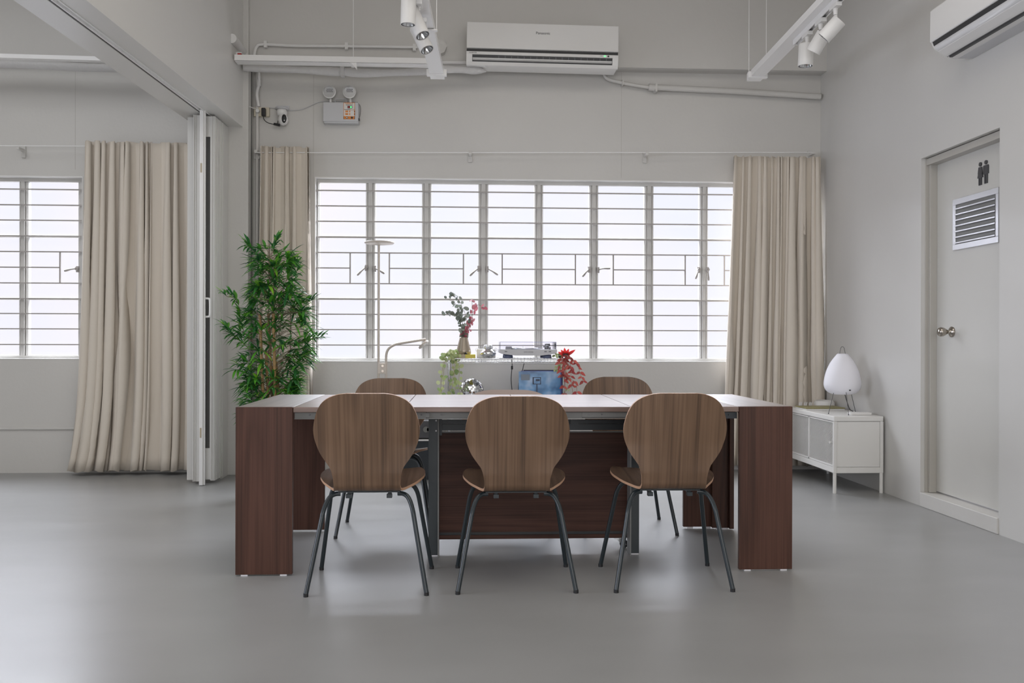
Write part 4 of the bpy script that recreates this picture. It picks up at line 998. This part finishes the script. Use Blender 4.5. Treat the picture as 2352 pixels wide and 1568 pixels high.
branch(ep,[(1066,774,0),(1075,762,-.01),(1082,745,-.02),(1085,730,-.02),(1084,690,.0)],8,.013,.018,.018)
obj('green_leaves',eg,'eucalyptus_leaf',ve,label='grey green round leaves'); obj('pink_leaves',ep,'pink_leaf',ve,label='dusky pink round leaves'); obj('stems',es,'twig',ve)
# white box with lugs and the chrome jar
JY=6.93; a,b=X_(1095,JY),X_(1138,JY); zt=Z_(801,JY)
wb=thing('white_tin','small white tin with ring lugs behind the chrome jar','tin',((a+b)/2,JY,ZQ)); obj('tin_body',MB().box(a,b,JY-.03,JY+.05,ZQ,zt),'white_plastic',wb,bevel=.003)
m=MB()
for x in (a,b): m.tube([Vector((x+.010*math.cos(q*PI/6),JY-.02,zt-.005+.012*math.sin(q*PI/6))) for q in range(13)],.0018,6)
obj('ring',m,'chrome',wb)
jy=6.82; jx=X_(1121,jy); jr=.060; zt=Z_(792,jy); hj=zt-ZQ
jr_=thing('chrome_jar','round mirror-chrome jar with a ribbed lid, between the vase and the record player','jar',(jx,jy,ZQ))
prof=[(0,0),(.030,0)]+[(.030+.030*math.sin(PI*k/12),.002+(hj-.032)*k/12) for k in range(1,12)]+[(.032,hj-.03),(.031,hj-.026)]
obj('jar_body',MB().lathe([(r,z+ZQ) for r,z in prof],(jx,jy,0),40),'mirror',jr_)
m=MB(); m.lathe([(.0,zt-.028),(.033,zt-.028),(.034,zt-.004),(.031,zt),(0,zt)],(jx,jy,0),40)
for k in range(24): q=2*PI*k/24; m.cyl((jx+.034*math.cos(q),jy+.034*math.sin(q),zt-.027),(jx+.034*math.cos(q),jy+.034*math.sin(q),zt-.005),.0018,6)
obj('lid',m,'chrome',jr_)
# record player
ty0,ty1=6.745,7.07; ta,tb_=X_(1147,ty0),X_(1279.5,ty0); tz0,tz1=Z_(816,ty0),Z_(802,ty0)
rp_=thing('record_player','silver grey record player with a clear lid on the wire shelf','record player',((ta+tb_)/2,6.9,ZQ))
m=MB(); f=lambda x,z,y: Vector((x,y,z)); m.prism([(ta,tz1),(ta,tz0+.022),(ta+.02,tz0+.012),(ta+.12,tz0),(tb_-.12,tz0),(tb_-.02,tz0+.012),(tb_,tz0+.022),(tb_,tz1)],f,ty0,ty1); obj('plinth',m,'player_grey',rp_,bevel=.003)
for x in (ta+.07,tb_-.07):
    for y in (ty0+.05,ty1-.05): obj('foot',MB().lathe([(0,ZQ),(.034,ZQ),(.034,ZQ+.010),(.030,tz0+.006),(0,tz0+.006)],(x,y,0),20),'foot_blue',rp_)
cx_,cy_=(ta+tb_)/2-.03,6.905; m=MB(); m.lathe([(0,tz1),(.135,tz1),(.137,tz1+.006),(.135,tz1+.012),(0,tz1+.012)],(cx_,cy_,0),48); m.cyl((cx_,cy_,tz1+.012),(cx_,cy_,tz1+.022),.003,8); obj('platter',m,'chrome',rp_)
m=MB(); ax=tb_-.055; m.cyl((ax,7.0,tz1),(ax,7.0,tz1+.03),.018,16); m.tube(cat([(ax,7.03,tz1+.032),(ax,6.98,tz1+.03),(ax-.005,6.85,tz1+.028),(ax-.03,6.79,tz1+.024)],5),.004,8); m.box(ax-.045,ax-.02,6.765,6.80,tz1+.015,tz1+.028); m.cyl((ax-.01,7.045,tz1+.032),(ax+.03,7.045,tz1+.032),.012,12); m.cyl((ax+.005,6.80,tz1),(ax+.005,6.80,tz1+.018),.008,10); obj('tonearm',m,'dark_steel',rp_)
obj('headshell_rest',MB().box(ta+.05,ta+.095,6.80,6.82,tz1,tz1+.022),'dark_steel',rp_)
zc=Z_(785,ty0)
m=MB()
t=.002; c0x,c1x=ta+.006,tb_-.006; c0y,c1y=ty0+.008,ty1-.004
m.box(c0x,c1x,c0y,c0y+t,tz1+.001,zc); m.box(c0x,c1x,c1y-t,c1y,tz1+.001,zc); m.box(c0x,c0x+t,c0y+t,c1y-t,tz1+.001,zc); m.box(c1x-t,c1x,c0y+t,c1y-t,tz1+.001,zc); m.box(c0x,c1x,c0y,c1y,zc,zc+t)
lid=obj('dust_cover',m,'clear_acrylic',rp_)
m=MB(); m.box(c0x,c1x,c0y-.001,c0y,zc-.001,zc+t); m.box(c0x-.001,c0x,c0y,c0y+.002,tz1+.001,zc); m.box(c1x,c1x+.001,c0y,c0y+.002,tz1+.001,zc); obj('cover_edge',m,'acrylic_edge',lid)
text_mesh('audio-technica',.012,'lettering','dark_steel',rp_,face_cam(aty(1214,808,ty0-.0012)),.0004)
m=MB()
for px in (1162,1253,1263): q=aty(px,807,ty0); m.box(q.x-.009,q.x+.009,ty0-.003,ty0,q.z-.004,q.z+.004)
obj('button',m,'dark_steel',rp_)
# leads of the record player
m=MB(); m.tube(cat([(X_(1176,7.08),7.085,Z_(822,7.08))]+[aty(px,py,7.13) for px,py in ((1176,830),(1176,845),(1174,868),(1175,885),(1177,905),(1176,930))],5),.003,8); q=aty(1176,844,7.13); m.cyl(q+Vector((0,0,.014)),q-Vector((0,0,.014)),.008,10); o=obj('power_lead',m,'dark_plastic',org=q); tag(o,'black lead with an inline switch hanging under the record player','cable')
m=MB(); m.tube(cat([(X_(1205,7.08),7.085,Z_(822,7.08))]+[aty(px,py,7.13) for px,py in ((1204,832),(1200,850),(1194,870),(1191,890),(1191,930))],5),.003,8); o=obj('audio_lead',m,'dark_plastic',org=aty(1200,850,7.13)); tag(o,'black lead hanging down behind the blue record sleeve','cable')
# records leaning on the lower shelf
ZL=.50
def sleeve(name,label,px0,px1,pyt,Y,lean,mats,extra=None,zb=.502):
    x0,x1=X_(px0,Y),X_(px1,Y); zt=Z_(pyt,Y); hh=zt-zb
    o=thing(name,label,'record sleeve',((x0+x1)/2,Y,zb),group='record sleeves leaning on the lower shelf')
    M_=Matrix.Translation(((x0+x1)/2,Y,zb))@Matrix.Rotation(lean,4,'X'); wd=(x1-x0)/2
    m=MB(); m.box(-wd,wd,-.003,.003,0,hh,0,M_); s_=obj('cover',m,mats,o)
    if extra: extra(M_,wd,hh,s_)
    return o
def deco(M_,wd,hh,s_):
    m=MB(); m.box(-wd+.018,-wd+.085,-.0045,-.003,hh-.068,hh-.024,0,M_); obj('sticker',m,'sleeve_grey',s_,label='grey sticker in the upper left corner')
    m=MB()
    for a,b,c,d in ((-.055,.010,-.050,-.045),(-.055,.010,-.100,-.095),(-.055,-.045,-.100,-.045),(.004,.010,-.100,-.045),(-.03,.0,-.075,-.06)): m.box(a,b,-.0042,-.003,hh+c,hh+d,0,M_)
    m.box(-.026,-.018,-.0042,-.003,hh-.17,hh-.10,0,M_); obj('printed_motif',m,'sleeve_dark',s_)
sleeve('record_sleeve','grey record sleeve, rearmost behind the blue ones',1203,1295,849,6.99,-.05,['record_black'])
sleeve('record_sleeve','violet blue record sleeve between the grey one and the sky blue one',1197,1291,851,6.965,-.05,['sleeve_navy'])
sleeve('record_sleeve','sky blue record sleeve with a cloudy print and a grey sticker, foremost',1192,1288,852.5,6.94,-.05,['blue_print'],deco)
# disco ball
dc=aty(1083,900,6.88); R0=.094
db=thing('disco_ball','mirror-tiled disco ball on the lower shelf beside the green vine','disco ball',(dc.x,6.88,.5)); dz_=.502+R0; dzc=Z_(869,6.88)-R0
m=MB(); m.lathe([(math.sin(PI*k/20)*(R0-.002),-math.cos(PI*k/20)*(R0-.002)) for k in range(21)],(dc.x,6.88,dzc),40); bl=obj('core',m,'dark_steel',db)
m=MB(); rnd=random.Random(2)
for i in range(22):
    t0=PI*(i+.06)/22; t1=PI*(i+.94)/22; nn_=max(3,int(44*math.sin((t0+t1)/2)))
    for k in range(nn_):
        p0=2*PI*(k+.05)/nn_; p1=2*PI*(k+.95)/nn_; j=rnd.uniform(-.0012,.0012); j2=rnd.uniform(-.0012,.0012); vs=[]
        for (t,p_,jj) in ((t0,p0,j),(t0,p1,-j2),(t1,p1,-j),(t1,p0,j2)): r=R0+jj; vs.append((dc.x+r*math.sin(t)*math.cos(p_),6.88+r*math.sin(t)*math.sin(p_),dzc+r*math.cos(t)))
        m.add(vs,[(0,3,2,1)])
obj('mirror_tiles',m,'mirror',db)
m=MB(); m.lathe([(0,.502),(.045,.502),(.05,.51),(.04,dzc-R0*.86),(.0,dzc-R0*.86)],(dc.x,6.88,0),24); obj('stand_ring',m,'dark_plastic',db)
# trailing plants
def vine(name,label,stems,leafm,stemm,n,r,ratio,Y,seed,pot_x,crown=None,pointed=False):
    rnd=random.Random(seed); base=Vector((pot_x,Y,ZQ)); o=thing(name,label,'plant',base)
    obj('pot',MB().lathe([(0,ZQ),(.022,ZQ),(.028,ZQ+.036),(.025,ZQ+.036),(0,ZQ+.030)],(pot_x,Y,0),18),'pot_black',o)
    lm=MB(); st=MB()
    for pts in stems:
        P_=cat([Vector((pot_x,Y,ZQ+.03))]+[aty(px,py,Y-.07+dy) for px,py,dy in pts],7); st.tube(P_,.0017,5)
        cnt=max(4,int(n*len(pts)/4))
        for i in range(cnt):
            t=.12+.88*i/(cnt-1); q=P_[int(t*(len(P_)-1))]
            for s in (-1,1):
                if rnd.random()<.12: continue
                rr=r*rnd.uniform(.75,1.2); c=q+Vector((s*rr*rnd.uniform(.7,1.2),rnd.uniform(-.015,.015),rnd.uniform(-.5,.3)*rr))
                if pointed: leaf(lm,q,Vector((s*rnd.uniform(.4,1),rnd.uniform(-.7,.2),rnd.uniform(-.9,.1))),rr*2.5,rr*1.25,.25,0,(0,-1,.3),6,lambda t:math.sin(PI*t**.8)**.8)
                else: disc_leaf(lm,c,(rnd.uniform(-.7,.7),-1,rnd.uniform(-.3,.6)),rr,rnd.uniform(0,PI),ratio)
    obj('leaves',lm,leafm,o); obj('stems',st,stemm,o)
    if crown: crown(o)
    return o
vine('trailing_plant','variegated green trailing plant hanging off the left end of the wire shelf',
 [[(1022,815,0),(1016,850,0),(1013,880,0),(1014,905,0)],[(1024,820,0),(1020,845,.0),(1017,895,0)],[(1040,815,-.02),(1045,840,-.02),(1040,870,-.02),(1038,900,-.02)],[(1048,818,0),(1055,850,0),(1053,880,0),(1057,905,0)],[(1030,806,.02),(1025,812,.02)],[(1045,806,.0),(1052,815,.0)],[(1035,812,-.03),(1044,860,-.03),(1046,895,-.03)]],
 'vine_leaf','vine_stem',9,.016,.85,6.80,4,X_(1036,6.80))
vine('trailing_plant','pale green trailing plant behind the red one at the right end of the shelf',
 [[(1283,812,.0),(1275,818,0)],[(1288,825,0),(1282,838,0),(1276,850,0)],[(1296,820,.0),(1302,860,0),(1303,895,0)],[(1295,830,0),(1290,845,0)]],
 'vine_leaf','vine_stem',7,.012,.7,6.93,8,X_(1290,6.93))
def crown(o):
    m=MB(); c=Vector((X_(1299,6.77),6.77,Z_(818,6.77)))
    for dx,dz,L_ in ((-.055,.035,.075),(-.035,.05,.07),(-.01,.06,.075),(.02,.055,.07),(.045,.035,.07),(.065,.05,.095),(-.02,.03,.055),(.012,.025,.05)):
        leaf(m,c,Vector((dx,-.02,dz)),L_,.024,.05,0,(0,-1,.2),6,lambda t:math.sin(PI*t**.9)**.8)
    obj('crown_leaves',m,'scarlet_leaf',o,label='bright scarlet upright leaves')
vine('trailing_plant','red and burgundy trailing plant at the right end of the wire shelf',
 [[(1298,825,0),(1297,850,0),(1295,875,0),(1297,905,0)],[(1305,822,0),(1312,845,0),(1311,868,0),(1316,905,0)],[(1310,823,.0),(1325,836,0),(1333,858,0),(1340,875,0)],[(1290,828,0),(1286,842,0),(1292,862,0)],[(1303,835,-.02),(1316,848,-.02)],[(1300,860,-.02),(1322,878,-.02),(1325,900,-.02)]],
 'red_leaf','red_stem',8,.0165,.7,6.77,21,X_(1299,6.77),crown,True)

# black media unit with an amplifier seen under the table
m=MB(); yy=6.83; a,b=X_(905,yy),X_(1012,yy); zt=Z_(1012,yy)
mu=thing('media_cabinet','black low cabinet behind the table legs, left of the wire shelf','cabinet',((a+b)/2,7.0,0))
obj('body',MB().box(a,b,yy,yy+.36,.0,zt),'black_metal',mu,bevel=.003); obj('top_edge',MB().box(a,b,yy-.004,yy+.36,zt,zt+.011),'white_metal',mu)
am=thing('amplifier','dark grey amplifier on the black cabinet','amplifier',((a+b)/2,7.0,zt+.011)); a+=.04;b-=.02
obj('case',MB().box(a,b,yy+.02,yy+.30,zt+.018,zt+.15),'dark_steel',am,bevel=.003)
m=MB(); 
for x in (a+.08,a+.2,b-.06): m.tube([(x,yy+.02,zt+.085),(x,yy+.006,zt+.085)],.022,18)
obj('dial',m,'grey_steel',am); m=MB()
for x in (a+.03,b-.03):
    for y in (yy+.05,yy+.27): m.cyl((x,y,zt+.011),(x,y,zt+.018),.014,12)
obj('foot',m,'dark_plastic',am)

# ================================================================ WHITE MESH CABINET
CX0,CX1,CY0,CY1=2.535,2.885,6.12,7.06; CZ1=Z_(957.5,CY0); CZ0=Z_(1091,CY0)
cb=thing('metal_cabinet','white metal cabinet with mesh doors against the right wall','cabinet',((CX0+CX1)/2,(CY0+CY1)/2,0))
top_z=CZ1-.036
m=MB(); m.box(CX0,CX1,CY0,CY1,top_z,CZ1); obj('top',m,'cabinet_white',cb,bevel=.006)
m=MB(); 
for x in (CX0,CX1-.022):
    for y in (CY0,CY1-.022): m.box(x,x+.022,y,y+.022,CZ0,top_z)
m.box(CX0+.004,CX1-.004,CY0+.004,CY1-.004,CZ0,CZ0+.004)
m.box(CX0+.022,CX1-.022,CY0+.002,CY0+.006,CZ0,CZ0+.040); m.box(CX0+.002,CX0+.010,CY0+.022,CY1-.022,CZ0,CZ0+.040)
m.box(CX1-.010,CX1-.004,CY0+.022,CY1-.022,CZ0,top_z); m.box(CX0+.022,CX1-.022,CY1-.008,CY1-.004,CZ0,top_z)
obj('frame',m,'cabinet_white',cb,bevel=.002)
m=MB(); m.box(CX0+.024,CX1-.024,CY0+.006,CY0+.010,CZ0+.042,top_z-.002); obj('side_panel',m,'cabinet_white',cb)
m=MB(); m.box(CX0+.03,CX1-.012,CY0+.012,CY1-.012,(CZ0+top_z)/2+.02,(CZ0+top_z)/2+.032); obj('shelf',m,'cabinet_white',cb)
ym=(CY0+CY1)/2
for i,(y0,y1) in enumerate(((CY0+.024,ym-.001),(ym+.001,CY1-.024))):
    z0,z1=CZ0+.042,top_z-.003; x=CX0+.004; m=MB()
    for a,b,c,d in ((y0,y1,z0,z0+.012),(y0,y1,z1-.008,z1),(y0,y0+.008,z0,z1),(y1-.010,y1,z0,z1)): m.box(x,x+.012,a,b,c,d)
    dd=obj('door',m,'cabinet_white',cb,bevel=.001)
    g=MB(); st=.0165; ya,yb=y0+.008,y1-.010; za,zb_=z0+.012,z1-.008; Hh=zb_-za; Ww=yb-ya
    for sgn in (1,-1):
        k=-Hh/.62
        while k<Ww:
            # diagonal strand y=ya+k+t, z rises with slope .62
            t0=max(0,-k); t1=min(Hh/.62,Ww-k)
            if t1>t0+.002:
                if sgn>0: p0=(x+.006,ya+k+t0,za+.62*t0); p1=(x+.006,ya+k+t1,za+.62*t1)
                else: p0=(x+.006,ya+k+t0,zb_-.62*t0); p1=(x+.006,ya+k+t1,zb_-.62*t1)
                g.bar(p0,p1,.0019,.0028,0,(1,0,0))
            k+=st
    obj('mesh_panel',g,'cabinet_white',dd)
    kz=(z0+z1)/2+.01; ky=y0+.03 if i==0 else y1-.03; g=MB(); g.tube([(x,ky,kz),(x-.014,ky,kz)],[.006,.010],14); obj('knob',g,'cabinet_white',dd)
for x in (CX0+.011,CX1-.011):
    for y in (CY0+.011,CY1-.011): m=MB(); m.cyl((x,y,0),(x,y,CZ0),.012,16); obj('leg',m,'cabinet_white',cb)
# inside: small boxes
o=obj('storage_box',MB().box(CX0+.05,CX0+.14,CY0+.05,CY0+.16,CZ0+.004,CZ0+.07),'white_plastic',org=(CX0+.1,CY0+.1,CZ0+.004),bevel=.004); tag(o,'small white box inside the mesh cabinet','box')
# lamp
LX=X_(1935,6.40); LYY=6.40; zs0=Z_(905,LYY,1935); zs1=Z_(812,LYY,1935); 
pl=thing('paper_lamp','white paper lantern lamp on thin black wire legs, on the mesh cabinet','table lamp',(LX,LYY,CZ1))
prof=[(.064,0),(.092,.010),(.116,.031),(.127,.060),(.127,.090),(.121,.125),(.110,.165),(.090,.210),(.070,.242),(.046,.272),(.036,.284),(.030,.286)]
Hs=zs1-zs0; sc_=Hs/.286
prof=[(r*1.0,z*sc_) for r,z in [(p.x,p.z) for p in cat([(r,0,z) for r,z in prof],8)]]
prof=[(r+(.0012 if i%2 else -.0006),z) for i,(r,z) in enumerate(prof)]
m=MB(); m.lathe([(r,z+zs0) for r,z in prof],(LX,LYY,0),48); sh=obj('lamp_shade',m,'paper',pl)
q=Vector((LX+.004,LYY-.124,zs0+.035)); m=MB(); m.box(q.x-.005,q.x+.005,q.y-.0-.0,q.y+.012,q.z-.004,q.z+.004); obj('eyelet',m,'dark_plastic',sh)
for ex,ey in ((1903,949),(1949,952),(1965,945)):
    d_=ray(ex,ey); t_=(CZ1+.004-H)/d_.z; ft=Vector((d_.x*t_,d_.y*t_,CZ1+.003)); tp=Vector((LX+(ft.x-LX)*.62,LYY+(ft.y-LYY)*.62,zs0+.02)); m=MB(); m.tube([ft,tp],.0020,8); m.tube([ft+Vector((0,0,-.003)),ft+Vector((0,0,.004))],.004,8); obj('leg',m,'dark_steel',pl)
m=MB(); zt_=Z_(796,LYY,1935); zz=zs1-.008; m.tube(cat([(LX-.020,LYY,zz),(LX-.017,LYY,zz+.03),(LX-.010,LYY,zt_-.006),(LX,LYY,zt_),(LX+.010,LYY,zt_-.006),(LX+.017,LYY,zz+.03),(LX+.022,LYY,zz)],5),.0018,8); obj('handle',m,'dark_steel',pl)
m=MB(); m.tube(cat([(LX+.01,LYY-.02,zs0+.002),(LX+.02,LYY-.03,CZ1+.09),(LX+.05,LYY-.01,CZ1+.03),(LX+.09,LYY+.03,CZ1+.012),(LX+.12,LYY+.10,CZ1+.004)],6),.0028,8); obj('cord',m,'dark_plastic',pl)
# laptop
lx0,lx1,ly0,ly1=2.545,2.845,6.66,6.88
lt=thing('laptop','closed laptop with an olive lid, lying behind the paper lamp','laptop',((lx0+lx1)/2,6.77,CZ1))
obj('base',MB().box(lx0+.004,lx1-.002,ly0+.004,ly1,CZ1,CZ1+.010),'white_metal',lt,bevel=.002); obj('lid',MB().box(lx0,lx1,ly0,ly1+.004,CZ1+.011,CZ1+.020),'olive',lt,bevel=.002,label='olive green lid')
q=Vector((2.70,6.77,CZ1+.0202)); m=MB(); m.box(q.x-.016,q.x+.016,q.y-.012,q.y+.012,q.z-.0003,q.z+.0005); obj('emblem',m,'tan',lt)
# round white device
rx=X_(1894,6.96); o=obj('round_speaker',MB().lathe([(0,CZ1),(.076,CZ1),(.079,CZ1+.01),(.078,CZ1+.035),(.068,CZ1+.052),(.060,CZ1+.056),(.058,CZ1+.051),(0,CZ1+.050)],(rx,6.965,0),40),'white_plastic',org=(rx,6.965,CZ1)); tag(o,'round white device beside the curtain on the mesh cabinet','device')
# pronged clips
for i,px in enumerate((1835.5,1847.5,1858.5)):
    yy=6.93; x=X_(px,yy)+.01; m=MB(); m.box(x-.012,x+.012,yy-.006,yy+.006,CZ1,CZ1+.012)
    for k in range(4): m.tube([(x-.010+k*.0062,yy,CZ1+.01),(x-.008+k*.0064,yy-.003*k,CZ1+.040+(k%2)*.005)],.0024,8)
    o=obj('pronged_clip',m,'white_plastic',org=(x,yy,CZ1)); tag(o,['white pronged clip behind the laptop, leftmost of three','white pronged clip behind the laptop, middle of three','white pronged clip behind the laptop, rightmost of three'][i],'clip','pronged clips on the mesh cabinet')
yy=6.24; a,b=X_(1955,yy),X_(1999,yy); o=obj('white_case',MB().box(a-.012,b,yy-.03,yy+.04,CZ1,CZ1+.020),'white_plastic',org=((a+b)/2,yy,CZ1),bevel=.005); tag(o,'flat white case at the near end of the mesh cabinet, right of the lamp','case')
# lead under the cabinet
m=MB(); d0=[(2.47,6.93,.008),(2.50,6.88,.006),(2.515,6.95,.02),(2.518,7.04,.09)]; m.tube(cat(d0,6),.003,8); o=obj('white_lead',m,'white_plastic',org=(2.56,6.95,0)); tag(o,'thin white lead on the floor under the mesh cabinet','cable')
o=obj('floor_plug',MB().box(2.47,2.52,6.95,6.99,0,.022),'dark_plastic',org=(2.5,6.97,0),bevel=.004); tag(o,'small black plug on the floor below the mesh cabinet','plug')
